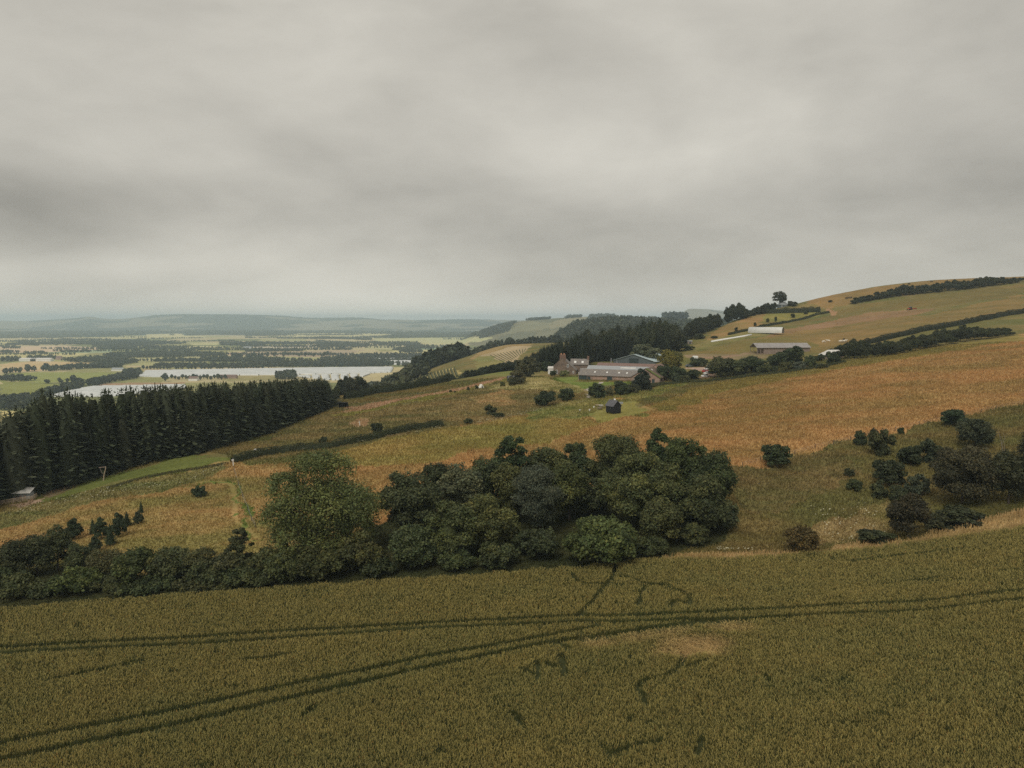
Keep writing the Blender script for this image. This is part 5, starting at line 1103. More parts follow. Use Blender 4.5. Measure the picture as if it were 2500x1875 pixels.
# long timber barn and tunnel on the right slope
X, Y, Z = at(1848, 866); tb = thing('timber_barn', 'long weathered timber barn with pale sheet roof and one open bay on the right slope', 'barn', (X, Y, Z), R(6))
gable_wall(4.2, 33, 0, 9, 4.2, 6.6).build('wall', M['timber'], tb)
r1 = slope(-.5, 33.4, -.7, 4.0, 4.5, 6.65); k = slope(-.5, 33.4, 4.5, 6.65, 9.7, 4.0); r1.add(k.v, k.f); r1.build('roof', M['timber_roof'], tb)
for p in ((0, 0), (0, 9), (2.1, 0), (0, 4.5)): MB().box(p[0], p[0] + .25, p[1] - .12, p[1] + .13, -1.5, 4.3).build('post', M['timber'], tb)
MB().box(26, 29.5, -.12, -.02, -1.2, 3.3).build('door', M['timber'], tb)
MB().box(.2, 4, .4, .5, .5, .7).box(.2, 4, .4, .5, .1, .25).build('rail', M['pale_wood'], tb)
X, Y, Z = at(1826, 812); pt = thing('polytunnel', 'white plastic tunnel greenhouse with a framed open end on the right slope', 'greenhouse', (X, Y, Z), R(-32))
ag = [math.pi * i / 14 for i in range(15)]; Wt, Ht, Lt = 4.2, 4.3, 24.0
cv = MB()
for xx in (0, Lt): cv.v += [(xx, Wt - math.cos(a) * Wt, (math.sin(a) ** .8) * Ht - .2) for a in ag]
cv.f = [(i, i + 1, i + 16, i + 15) for i in range(14)]; cv.f.append(tuple(range(15))[::-1]); cv.build('cover', M['plastic'], pt, True)
for xx in list(np.arange(2, Lt, 2.4)): MB().tube([(xx, Wt - math.cos(a) * (Wt + .04), (math.sin(a) ** .8) * (Ht + .04) - .2) for a in ag], [.05] * 15, 4).build('hoop', M['white'], pt)
ef = MB()
for yy in (1.2, 2.6, 4.2, 5.8, 7.2): ef.box(Lt + .01, Lt + .12, yy - .06, yy + .06, -.5, Ht * .97 * math.sin(math.acos((Wt - yy) / Wt)) ** .8 - .2)
ef.box(Lt + .13, Lt + .2, .6, 7.8, 1.9, 2.02); ef.build('end_frame', M['post'], pt)
MB().box(Lt + .02, Lt + .08, 2.75, 4.05, -.3, 2.3).build('doorway', M['glass'], pt)
# small roofs
X, Y, Z = at(2015, 878); ws = thing('white_roofed_shed', 'small shed with a pale hipped roof half hidden by the bush belt', 'shed', (X, Y, Z), R(4))
MB().box(.3, 9.8, .3, 6.7, -2, 2.2).build('wall', M['timber'], ws)
MB().add([(-.2,-.2,2.23),(10.3,-.2,2.23),(10.3,7.2,2.23),(-.2,7.2,2.23),(3.0,3.5,4.8),(8.6,3.5,4.8)], [(0,1,5,4),(1,2,5),(2,3,4,5),(3,0,4),(3,2,1,0)]).build('roof', M['white_roof'], ws)
window(ws, 2, 3.2, .3, .7, 1.8)
X, Y = place(1905, 662); cb = thing('hilltop_cabin', 'dark blue cabin with a pale hipped roof standing on the skyline', 'cabin', (X, Y, ground(X, Y)), R(8))
MB().box(0, 8.6, 0, 6, -1, 2.9).build('wall', M['teal'], cb)
MB().add([(-.4,-.4,2.93),(9,-.4,2.93),(9,6.4,2.93),(-.4,6.4,2.93),(2.4,3,5.6),(6.2,3,5.6)], [(0,1,5,4),(1,2,5),(2,3,4,5),(3,0,4),(3,2,1,0)]).build('roof', M['zinc'], cb)
window(cb, 1, 2.4, 0, .9, 2.2); window(cb, 4.5, 6, 0, .9, 2.2)
X, Y, Z = at(1679, 841); ls = thing('little_shed', 'little brown shed with flat grey roof on the bank above the farm', 'shed', (X, Y, Z), R(-8))
MB().box(0, 3, 0, 2.5, -.5, 2.1).build('wall', M['timber'], ls); slope(-.2, 3.2, -.3, 2.1, 2.7, 2.5, .1).build('roof', M['zinc'], ls); MB().box(1.1, 2, -.08, -.02, 0, 1.8).build('door', M['dark_door'], ls)
X, Y, Z = at(1224, 944); bs = thing('garden_shed', 'dark low garden shed with white items beside it left of the farmhouse', 'shed', (X + 3, Y + 14, ground(X + 3, Y + 14)), R(10))
gable_wall(0, 4, 0, 3, 2, 3).build('wall', M['dark_door'], bs); r1 = slope(-.2, 4.2, -.3, 1.9, 1.5, 3.02, .1); k = slope(-.2, 4.2, 1.5, 3.02, 3.3, 1.9, .1); r1.add(k.v, k.f); r1.build('roof', M['grey_sheet'], bs)
X, Y, Z = at(1175, 947); tn = thing('white_tent', 'small white ridge tent beside dark saplings at the end of the pink field', 'tent', (X, Y, Z), R(25))
MB().add([(-1.1,-1.3,0),(1.1,-1.3,0),(0,-1.3,1.7),(-1.1,1.3,0),(1.1,1.3,0),(0,1.3,1.7)], [(0,2,5,3),(1,4,5,2),(3,5,4),(0,1,2)]).build('canvas', M['canvas'], tn)
MB().add([(-.4,-1.32,0),(.4,-1.32,0),(0,-1.32,1.3)], [(0,1,2)]).build('door_flap', M['dark_door'], tn)
X, Y, Z = at(837, 996); fs_ = thing('field_shelter', 'black open box shelter on the grass by the end of the plantation', 'shelter', (X, Y, Z), R(-5))
MB().box(-1.7, 1.7, 1.6, 1.7, 0, 2).box(-1.7, -1.6, 0, 1.59, 0, 2).box(1.6, 1.7, 0, 1.59, 0, 2).build('wall', M['black_wood'], fs_); slope(-1.9, 1.9, -.2, 2.15, 1.9, 2.0, .08).build('roof', M['black_wood'], fs_)
# hen house and fence at far left
X, Y, Z = at(33, 1222); hh_ = thing('hen_house', 'grey hen house with a pale sheet roof under the plantation edge at the far left', 'shed', (X, Y, Z), R(8))
MB().box(0, 3.5, 0, 2, -.3, 1.6).build('wall', M['zinc'], hh_); slope(-.25, 3.75, -.35, 1.62, 2.2, 2.5, .07).build('roof', M['white_roof'], hh_)
for xx in (.4, 1.3, 2.2): MB().box(xx, xx + .5, -.06, -.01, .3, 1.2).build('nest_door', M['timber'], hh_)
def rail_fence(name, label, pts, h=1.2, rails=3, step=2.4, mat='pale_wood'):
    P = [unproject(*p) for p in pts]; root = thing(name, label, 'fence', (P[0][0], P[0][1], ground(*P[0])))
    bx, by, bz = root.location; rl = MB()
    for (a, b) in zip(P, P[1:]):
        n = max(1, round(math.dist(a, b) / step))
        for i in range(n):
            p = (a[0] + (b[0] - a[0]) * i / n, a[1] + (b[1] - a[1]) * i / n); q = (a[0] + (b[0] - a[0]) * (i + 1) / n, a[1] + (b[1] - a[1]) * (i + 1) / n)
            gz, gq = ground(*p) - bz, ground(*q) - bz
            MB().box(p[0] - bx - .06, p[0] - bx + .06, p[1] - by - .06, p[1] - by + .06, gz - .4, gz + h).build('post', M[mat], root)
            for r_ in range(rails):
                zr_ = h * (r_ + .7) / rails
                rl.tube([(p[0] - bx, p[1] - by - .09, gz + zr_), (q[0] - bx, q[1] - by - .09, gq + zr_)], [.06, .06], 4)
    rl.build('rail', M[mat], root); return root
rail_fence('rail_fence', 'pale rail fence in front of the hen house at the far left', [(-40,1243),(33,1228),(79,1222),(91,1214)], 1.1, 4)
rail_fence('rail_fence', 'short pale rail fence beside the open shelter at the plantation edge', [(278,1152),(305,1140)], 1.2, 4)
rail_fence('rail_fence', 'brown rail fence at the upper corner of the pasture', [(494,1095),(515,1093),(540,1084)], 1.1, 2)
X, Y, Z = at(300, 1140); os_ = thing('open_shelter', 'dark open fronted field shelter with pale roof edge at the plantation edge', 'shelter', (X, Y, Z), R(10))
MB().box(0, 3, 2.1, 2.2, 0, 2.2).box(0, .1, 0, 2.1, 0, 2.2).build('wall', M['black_wood'], os_); slope(-.2, 3.3, -.3, 2.65, 2.4, 2.2, .12).build('roof', M['grey_sheet'], os_); MB().box(-.1, 3.3, -.42, -.3, 2.6, 2.85).build('fascia', M['white_roof'], os_)
for xx in (.02, 2.9): MB().box(xx, xx + .14, -.15, -.01, 0, 2.62).build('post', M['pale_wood'], os_)
X, Y, Z = at(252, 1173); gp = thing('bent_post', 'tall leaning wooden gate post with a bracket at the pasture edge', 'post', (X, Y, Z))
MB().tube([(0,0,-.3),(.3,0,1.5),(.75,0,3.0),(.8,0,3.6)], [.14,.12,.1,.09], 6).build('upright', M['pale_wood'], gp); MB().tube([(-.9,0,3.3),(.8,0,3.45)], [.1,.1], 5).tube([(-.7,0,3.3),(-.3,.3,1.6)], [.05,.05], 5).build('bracket', M['timber'], gp)
X, Y, Z = at(570, 1138); o = MB().tube([(0,0,-.3),(-.1,0,1.9)], [.13,.11], 6).box(-.5, .2, -.05, .05, 1.5, 1.7).build('white_post', M['white']); o.location = (X, Y, Z); tag(o, 'white painted post with a board at the left end of the long meadow hedge', 'post')
X, Y, Z = at(879, 1040); o = MB().tube([(0,0,-.3),(-.25,0,1.7)], [.1,.08], 6).tube([(-.5,0,1.1),(.1,0,1.4)], [.05,.05], 5).build('white_post', M['white']); o.location = (X, Y, Z); tag(o, 'leaning white marker post in the scrub behind the long hedge', 'post')
X, Y, Z = at(628, 1101); o = MB().box(-.9, .9, -.3, .3, 0, .45).box(-.7, .7, -.2, .2, .45, .6).build('water_trough', M['white']); o.location = (X, Y, Z); tag(o, 'small white trough in the scrub behind the left end of the long hedge', 'trough')
# wire fence of the gully
def wire_fence(name, label, pts, h=1.15, sticks=True):
    P = [unproject(*p) for p in pts]; root = thing(name, label, 'fence', (P[0][0], P[0][1], ground(*P[0])), group='post and wire fences'); bx, by, bz = root.location; w = MB()
    for i, p in enumerate(P):
        g = ground(*p) - bz; ln = random.uniform(-.06, .06)
        MB().tube([(p[0] - bx, p[1] - by, g - .3), (p[0] - bx + ln, p[1] - by, g + h)], [.07, .06], 6).build('post', M['post'], root)
        if i:
            q = P[i - 1]
            for z in (.4, .75, 1.05): w.tube([(q[0] - bx, q[1] - by, ground(*q) - bz + z), (p[0] - bx, p[1] - by, g + z)], [.008, .008], 3)
    w.build('wire', M['zinc'], root)
wire_fence('wire_fence', 'post and wire fence between the orange meadow and the rough gully', [(1813,1140),(1856,1127),(1890,1120),(1940,1110),(1990,1096),(2035,1087),(2076,1076),(2130,1064),(2185,1053),(2244,1039),(2320,1024),(2395,1009),(2431,1000),(2500,985)])
wire_fence('wire_fence', 'post and wire fence running down the rough left meadow beside the mown path', [(572,1150),(582,1185),(592,1215),(605,1245),(614,1272),(624,1290)])
wire_fence('wire_fence', 'post and wire fence along the near edge of the pinkish field', [(838,1005),(880,992),(930,982),(980,972),(1020,964),(1070,955)])
wire_fence('wire_fence', 'fence crossing the right hill above the timber barn', z4((0,690),(150,668),(400,625),(640,590),(900,540),(1230,490),(1460,465)))
# picnic things by the hut
def bench(px, py, label, rz, mat):
    X, Y, Z = at(px, py); t = thing('picnic_table', label, 'table', (X, Y, Z), rz, 'picnic tables by the hut')
    MB().box(-.8, .8, -.35, .35, .7, .76).build('tabletop', M[mat], t)
    for sy in (-.65, .65): MB().box(-.8, .8, sy - .12, sy + .12, .42, .47).build('seat', M[mat], t)
    for sx in (-.6, .6): MB().tube([(sx, -.7, 0), (sx, -.2, .7)], [.05, .05], 4).tube([(sx, .7, 0), (sx, .2, .7)], [.05, .05], 4).build('leg', M['post'], t)
bench(1459, 993, 'picnic table with a dark top left of the black hut, behind', .2, 'pale_wood'); bench(1467, 994, 'picnic table right behind the dark topped one', .4, 'white'); bench(1464, 1000, 'low brown picnic table in front of the two others', .1, 'timber')
for (px, py, lab) in ((1416,1004,'white bucket farthest from the hut on the mown grass'), (1439,1003,'white bucket midway between the far bucket and the picnic tables'), (1450,996,'white bucket beside the picnic tables')):
    X, Y, Z = at(px, py); o = MB().tube([(0,0,0),(0,0,.15),(0,0,.55)], [.26,.28,.34], 10).build('bucket', M['white']); o.location = (X, Y, Z); tag(o, lab, 'bucket', 'white buckets on the mown grass')
X, Y, Z = at(1504, 987); o = MB().tube([(0,0,0),(0,0,.9),(0,0,1.25),(0,0,1.5)], [.3,.34,.3,.08], 10).build('white_cask', M['white']); o.location = (X, Y + 3, ground(X, Y + 3)); tag(o, 'white tank showing above the roof behind the black hut', 'tank')
X, Y, Z = at(1516, 986); o = MB().box(-.7, .7, -.35, .35, 0, .5).box(-.6, .6, -.25, .25, .5, .7).build('crate', M['zinc']); o.location = (X, Y, Z); tag(o, 'grey crate behind the black hut on the right', 'crate')
X, Y, Z = at(1418, 1035); o = MB().tube([(0,0,-.2),(0,0,1.0)], [.04,.03], 5).tube([(-.12,0,.7),(.12,0,.8)], [.03,.03], 4).build('stake', M['post']); X, Y, Z = at(1470, 1026); o.location = (X, Y, Z); tag(o, 'thin dark stake standing in the mown grass before the hut', 'stake')
# white fleece row on the slope
pts = [at(*p) for p in ((1737,835),(1760,831),(1790,826),(1815,822),(1834,818))]; fl = MB(); b0 = pts[0]
fl.tube([(x - b0[0], y - b0[1], z - b0[2] + .15) for x, y, z in pts], [.75, .8, .75, .8, .7], 8)
o = fl.build('fleece_row', M['white'], None, True); o.location = b0; tag(o, 'long thin white fleece covered crop row on the right slope', 'crop cover')

# ------------------------------------------------------------------ cars
def car(px, py, rz, paint, label):
    X, Y, Z = at(px, py); c = thing('parked_car', label, 'car', (X, Y, Z), rz, 'cars in the farm car park')
    prof = [(-2.1,.35),(2.1,.35),(2.15,.75),(1.9,.95),(1.0,1.0),(-1.95,1.02),(-2.12,.8)]
    m = MB(); m.prism(prof, -.85, .85); m.v = [(y, x, z) for x, y, z in m.v]; m.build('body', M[paint], c)
    g = MB(); g.add([(x, s * (.78 if z < 1.2 else .62), z) for s in (-1, 1) for x, z in ((-1.75,1.02),(1.0,1.0),(.3,1.46),(-1.4,1.48))], [(0,1,2,3),(7,6,5,4),(0,4,5,1),(1,5,6,2),(2,6,7,3),(3,7,4,0)]); cab = g.build('cabin', M['glass'], c)
    MB().box(-1.35, .27, -.6, .6, 1.47, 1.53).build('roof', M[paint], c)
    for x in (-1.3, 1.3):
        for y in (-.82, .82): MB().tube([(x, y - .1, .32), (x, y + .1, .32)], [.33, .33], 12).build('wheel', M['tyre'], c)
car(1734, 896, R(40), 'silver', 'silver car farthest back in the row of parked cars'); car(1729, 903, R(40), 'white', 'white car in the row, behind the red one'); car(1723, 909, R(40), 'red', 'red car in the middle of the parked row'); car(1728, 914, R(35), 'white', 'white car right of the red one in the parked row'); car(1722, 921, R(35), 'white', 'white car nearest the meadow in the parked row'); car(1683, 896, R(10), 'teal', 'dark car parked alone under the bushes left of the row')
X, Y, Z = at(1697, 880); o = MB().box(-1.4, 1.4, -1, 1, .4, 2.2).prism([(-1,2.2),(1,2.2),(.8,2.6),(-.8,2.6)], -1.3, 1.3).build('white_trailer', M['white']); o.location = (X, Y, Z); tag(o, 'white box trailer among the shrubs behind the car park', 'trailer')
# tractor with implement
X, Y, Z = at(2221, 757); tr = thing('tractor', 'small tractor with cab working on the upper right field', 'tractor', (X, Y, Z), R(200))
MB().box(-.2, 2.0, -.45, .45, .9, 1.6).build('bonnet', M['red'], tr); MB().box(-1.5, -.2, -.8, .8, 1.0, 2.7).build('cab', M['glass'], tr); MB().box(-1.6, -.1, -.9, .9, 2.71, 2.85).build('cab_roof', M['zinc'], tr)
for y in (-.95, .95): MB().tube([(-.9, y - .2, .8), (-.9, y + .2, .8)], [.82, .82], 16).build('wheel', M['tyre'], tr); MB().tube([(1.6, y - .13, .5), (1.6, y + .13, .5)], [.5, .5], 14).build('wheel', M['tyre'], tr)
MB().tube([(1.2,0,1.6),(1.2,0,2.5)], [.06,.06], 6).build('exhaust', M['tyre'], tr)
im = thing('hay_rake', 'red hay machine trailing behind the tractor', 'farm machine', (X + 4.2, Y + 1.6, ground(X + 4.2, Y + 1.6)), R(200))
MB().tube([(2.4,0,.7),(-1.5,0,.7)], [.1,.1], 5).box(-1.6, -.6, -1.6, 1.6, .4, .9).build('frame', M['red'], im)
for y in (-1.2, 1.2): MB().tube([(-1.1, y - .1, .4), (-1.1, y + .1, .4)], [.4, .4], 12).build('wheel', M['tyre'], im)
# cattle: one continuous grown body each
def cow_mesh(name, mat, graze):
    js = [(0,0,1.05,.40),(.55,0,1.08,.40),(-.6,0,1.08,.38),(-.95,0,1.12,.26),(.85,0,1.15,.27)]
    js += [(1.2,0,.75,.17),(1.42,0,.35,.14),(1.55,0,.15,.09)] if graze else [(1.15,0,1.4,.18),(1.38,0,1.48,.15),(1.65,0,1.36,.10)]
    V = [j[:3] for j in js]; Rr = [j[3] for j in js]; E = [(0,1),(0,2),(2,3),(1,4),(4,5),(5,6),(6,7)]
    for sx, b in ((.6, 1), (-.8, 2)):
        for sy in (-.22, .22):
            k = len(V); bend = .06 if sx > 0 else -.08
            V += [(sx, sy, .8), (sx + bend, sy, .45), (sx, sy, .0)]; Rr += [.16 if sx > 0 else .2, .085, .06]; E += [(b, k), (k, k + 1), (k + 1, k + 2)]
    k = len(V); V += [(-1.25,0,1.05),(-1.3,0,.55)]; Rr += [.05,.03]; E += [(3,k),(k,k+1)]
    hd = 6; k = len(V); V += [(V[hd][0]-.05,.24,V[hd][2]+.08),(V[hd][0]-.05,-.24,V[hd][2]+.08)]; Rr += [.05,.05]; E += [(hd,k),(hd,k+1)]
    me = bpy.data.meshes.new(name); me.from_pydata(V, E, []); o = bpy.data.objects.new(name, me); COL.objects.link(o)
    md = o.modifiers.new('grow', 'SKIN'); md.use_smooth_shade = True; o.modifiers.new('round', 'SUBSURF').render_levels = 1
    sv = me.skin_vertices[0].data
    for i, r in enumerate(Rr): sv[i].radius = (r, r)
    sv[0].use_root = True
    dg = bpy.context.evaluated_depsgraph_get(); out = bpy.data.meshes.new_from_object(o.evaluated_get(dg)); out.materials.clear(); out.materials.append(M[mat])
    for p in out.polygons: p.use_smooth = True
    bpy.data.objects.remove(o); return out
cowm = {(c, g): cow_mesh('cow', 'hide_' + c, g) for c in ('white', 'black') for g in (True, False)}
for px, py, c, g, rz, lab in [(2011,837,'white',True,.2,'white cow at the left of the pale cattle above the bush belt'),(2022,835,'white',False,2.6,'smaller white cow just right of the leftmost pale one'),(2052,836,'white',True,.1,'white cow grazing at the left of the three near the bushes'),(2058,836,'white',True,3.0,'white cow in the middle of the three near the bushes'),(2064,835,'white',False,.3,'white cow at the right of the three near the bushes'),(2060,832,'black',False,1.,'single black cow above the three white ones'),
   (2066,730,'black',True,.3,'black cow at the left of the herd by the skyline belt'),(2072,729,'black',False,2.8,'black cow in the middle of the herd by the skyline belt'),(2078,728,'black',True,.6,'black cow at the right of the herd by the skyline belt'),(2219,695,'black',True,.1,'black cow on the skyline left of the belt top'),(2274,689,'black',False,3.,'black cow on the skyline nearer the belt top')]:
    X, Y, Z = at(px, py); o = link('cow', cowm[(c, g)], None, (X, Y, Z - .03), (0, 0, rz), (1.05,) * 3); tag(o, lab, 'cow', 'grazing cattle on the right hill')
# ------------------------------------------------------------------ striped crops and plastic fields
def rows_mesh(name, label, segs, w, h, mat, tint=None):
    m = MB()
    for a, b in segs:
        P = []
        for q in np.linspace(0, 1, 7):
            X, Y = unproject(a[0] + (b[0] - a[0]) * q, a[1] + (b[1] - a[1]) * q); P.append((X, Y, ground(X, Y)))
        for i in range(6):
            p, q = Vector(P[i]), Vector(P[i + 1]); d = (q - p); 
            if d.length > 60: continue
            n = Vector((-d.y, d.x, 0)).normalized() * w / 2; u = Vector((0, 0, h)); e = Vector((0, 0, -.3))
            m.add([p - n + e, p - n * .6 + u, p + n * .6 + u, p + n + e, q - n + e, q - n * .6 + u, q + n * .6 + u, q + n + e], [(0,1,5,4),(1,2,6,5),(2,3,7,6),(0,3,2,1),(4,5,6,7)])
    return tag(m.build(name, mat), label, 'crop', None, 'stuff')
crop_green = noise_mat('crop_green', (.07,.075,.03), (.11,.11,.04), .4, .95)
A0, A1, B0, B1 = (115,503), (440,443), (272,582), (425,470)
segs = []
for k in range(12):
    q = k / 12; segs.append(z3((A0[0] + (A1[0] - A0[0]) * q + 14, A0[1] + (A1[1] - A0[1]) * q + 5), (B0[0] + (B1[0] - B0[0]) * q, B0[1] + (B1[1] - B0[1]) * q)))
rows_mesh('crop_rows', 'dark green crop rows on the pale brown striped field', segs, .9, .3, crop_green)
segs = []
for k in range(24):
    q = k / 23; segs.append(z2((1120 + 640 * q, 790 - 165 * q - 12 * math.sin(q * 3.1)), (1160 + 625 * q, 805 - 115 * q + 4)))
rows_mesh('crop_rows', 'dark green bush rows in the yellow striped field on the hillside', segs, 2.0, 1.6, crop_green)
def plastic_field(label, poly, gaps=()):
    W = world_poly(poly, 12); x0, y0 = W.min(0); x1, y1 = W.max(0)
    V = []; Q = []
    pitch = 7.5; xs = np.arange(x0, x1, 6.0)
    y = y0
    while y < y1:
        for xa in xs:
            c = pip(W, np.array([xa + 3.]), np.array([y + pitch / 2]))
            if len(c) == 0 or any(abs(xa + 3 - np.interp(y, (gy0, gy1), (gx0, gx1))) < 4 for gx0, gy0, gx1, gy1 in gaps): continue
            k = len(V); zb = ground(xa + 3, y + 3) 
            for xx in (xa, xa + 6.001):
                for j in range(7):
                    th = math.pi * j / 6; V.append((xx, y + pitch / 2 - math.cos(th) * (pitch / 2 - .25), zb - .2 + math.sin(th) * 3.1))
            for j in range(6): Q.append((k + j, k + j + 7, k + j + 8, k + j + 1))
        y += pitch
    if not V: print('EMPTY plastic', label); return
    o = mesh_np('plastic_crop_tunnels', np.array(V), quads=np.array(Q), mat=M['crop_plastic'], smooth=False); tag(o, label, 'crop tunnels', 'white plastic crop fields', 'stuff')
W1 = z1((1180,758),(1240,714)) + z2((0,629),(600,620),(1240,613),(1222,655),(1040,664),(430,674),(0,680)) + z1((1700,755),(1300,764))
plastic_field('broad white plastic covered crop field in the valley, largest of the white ones', W1)
gp_ = []
for gx in (560, 640, 720, 800, 880, 960):
    a, b = z2((gx, 720), (gx - 15 + (gx - 700) * .02, 672)); p, q = unproject(*a), unproject(*b); gp_.append((p[0], p[1], q[0], q[1]))
plastic_field('white plastic crop field divided by dark gaps at the hillside foot', z2((440,688),(640,680),(1040,671),(1000,690),(900,705),(740,722),(640,716),(480,696)), gp_)
plastic_field('white plastic crop field with fine lines showing behind the plantation tops', z1((420,930),(620,880),(800,847),(1060,842),(1560,832),(1550,865),(1300,900),(900,930)))
plastic_field('small white plastic crop field beyond the hillside wood', z2((1000,541),(1520,536),(1500,552),(1340,588),(1250,590),(1200,556)))
# valley houses
def far_house(px, py, L, W, ev, rg, wall, roof, label, rz=0):
    X, Y, Z = at(px, py); h = thing('valley_house', label, 'house', (X, Y, Z), rz, 'houses on the valley floor')
    gable_wall(0, L, 0, W, ev, rg).build('wall', M[wall], h); r = slope(-.3, L + .3, -.4, ev - .2, W / 2, rg + .05); k = slope(-.3, L + .3, W / 2, rg + .05, W + .4, ev - .2); r.add(k.v, k.f); r.build('roof', M[roof], h)
for a in [(*z1((1590,795))[0], 16, 9, 4.5, 8, 'white', 'red_tile', 'red roofed white house by the broad plastic field'), (*z1((1840,775))[0], 34, 10, 4, 7, 'pink_stone', 'red_tile', 'long reddish farm building right of the red roofed house'), (*z1((160,630))[0], 45, 14, 6, 9, 'white', 'white_roof', 'long white shed, left of a pair in the far valley'), (*z1((255,630))[0], 55, 14, 6, 9, 'white', 'white_roof', 'long white shed, right of a pair in the far valley'), (*z1((470,618))[0], 14, 10, 6, 11, 'pink_stone', 'red_tile', 'small pinkish house right of the long white sheds'),
          (*z1((2050,528))[0], 30, 12, 6, 10, 'white', 'zinc', 'pale farm building by the far right woods of the valley'), (*z2((830,316))[0], 40, 16, 8, 13, 'white', 'zinc', 'tiny white building at the foot of the far hills'), (*z2((1030,524))[0], 26, 12, 5, 8, 'pink_stone', 'white_roof', 'low building behind the small plastic field'), (*z3((335,412))[0], 14, 8, 4, 7, 'white', 'zinc', 'white house at the dark wood edge above the brown striped field', ), (*z1((940,712))[0], 24, 10, 4, 7, 'white', 'zinc', 'pale shed at the corner of the green valley field')]:
    far_house(*a)
# ------------------------------------------------------------------ the wheat, with tramlines and trodden lines left open
def lines_world(pts): return np.array([unproject(*p) for p in pts])
TR = [(dsp((-150,1416),(0,1408),(300,1392),(620,1372),(900,1357),(1240,1339),(1500,1333),(1800,1316),(2212,1284),(2400,1268)), .46), (dsp((-150,1428),(0,1420),(300,1405),(620,1387),(1000,1363),(1240,1352),(1560,1347),(1800,1335),(2212,1304),(2400,1288)), .44),
      (dsp((-150,1645),(0,1617),(300,1560),(600,1495),(800,1455),(1000,1415),(1100,1398),(1200,1379),(1290,1361)), .48), (dsp((-150,1685),(0,1655),(300,1592),(600,1525),(800,1480),(1000,1437),(1100,1414),(1180,1398),(1280,1384),(1400,1366),(1560,1350)), .48)]
PT = [w5((1115,30),(1100,90),(1060,150),(1000,215),(960,270),(870,360)), w5((820,80),(850,130),(920,155),(1060,150),(1150,160)), w5((1150,100),(1230,115),(1290,145),(1430,160),(1500,185),(1560,205),(1610,235),(1620,290)), w5((1310,170),(1280,230),(1270,295)),
      w5((1590,620),(1560,690),(1530,730),(1460,775),(1350,805),(1280,835),(1255,880),(1300,920),(1310,980)), w5((480,735),(560,770),(590,805),(580,680)), w5((740,640),(760,700),(770,770)), w5((1720,675),(1600,720)), w5((420,1040),(460,1080),(490,1130)), w5((1080,1310),(1240,1260),(1420,1220)),
      w6((320,755),(500,715),(700,675),(850,635),(960,625)), w6((1660,610),(1800,605),(1900,580),(1990,570)), w5((2130,790),(2140,830)), w5((1690,1200),(1670,1310)), w5((640,690),(700,720)), w5((1480,310),(1500,265),(1560,275),(1600,300)), w5((680,545),(780,580),(800,600)), w6((2040,1010),(2110,940)), zr((900,1290),(1300,1240),(1700,1195)), zr((2000,1370),(2212,1345)), zr((1300,1440),(1600,1410)), w5((1200,1100),(1230,1060)), w5((1300,1120),(1350,1100))]
def dist_lines(P, X, Y):
    d = np.full(len(X), 1e9)
    for (x0, y0), (x1, y1) in zip(P[:-1], P[1:]):
        vx, vy = x1 - x0, y1 - y0; l2 = vx * vx + vy * vy + 1e-9
        t = np.clip(((X - x0) * vx + (Y - y0) * vy) / l2, 0, 1)
        d = np.minimum(d, np.hypot(X - x0 - t * vx, Y - y0 - t * vy))
    return d
rng = np.random.default_rng(77)
def scatter(ymin, ymax, amax, dens0, power=2.):
    """points on the ground inside the view wedge, denser near the camera"""
    pts = []
    ys = np.exp(np.linspace(math.log(ymin), math.log(ymax), 60))
    for y0, y1 in zip(ys[:-1], ys[1:]):
        ym = (y0 + y1) / 2; area = 2 * amax * ym * (y1 - y0); n = int(area * dens0 * (ymin / ym) ** power)
        y = rng.uniform(y0, y1, n); pts.append(np.stack([rng.uniform(-amax, amax, n) * y, y], 1))
    return np.vstack(pts)
Go = scatter(34, 150, 1.25, 105, 1.3); Go = Go[(np.abs(Go[:, 0]) > .80 * Go[:, 1]) | (Go[:, 1] < 43)]
G = np.vstack([scatter(43, 150, .80, 118, 1.2), Go])
k = pip(WHEATW, G[:, 0] , G[:, 1] + (vnoise(G[:, 0] / 1.5, G[:, 1] / 1.5, 5) - .5) * 1.2); G = G[k]
X, Y = G[:, 0], G[:, 1]
wob = (fbm(X / 1.2, Y / 1.2, 12, 2) - .5)
keep = np.ones(len(X), bool); edge = np.full(len(X), 1.0)
for pts, hw in TR:
    d = dist_lines(lines_world(pts), X, Y) + wob * .16
    keep &= d > hw; edge = np.minimum(edge, .55 + .5 * np.clip((d - hw) / .25, 0, 1))
lod = np.zeros(len(X))
for pts in PT:
    d = dist_lines(lines_world(pts), X, Y) + wob * .5
    keep &= ~((d < .36) & (rng.random(len(X)) < .96))
c0 = np.array(unproject(*w5((1660,560))[0])); sc = 1.0
dl = np.hypot((X - c0[0]) / 3.6, (Y - c0[1]) / 2.4) + wob * 1.1
lod = np.clip(1.5 - dl, 0, 1)
c1 = [unproject(*p) for p in w5((1280,500),(1480,470),(1880,440),(1000,540))]
for c_, s_ in zip(c1, (2.6, 2.6, 2.4, 2.0)): lod = np.maximum(lod, .55 * np.clip(1.4 - np.hypot((X - c_[0]) / s_, (Y - c_[1]) / 1.5) - wob, 0, 1))
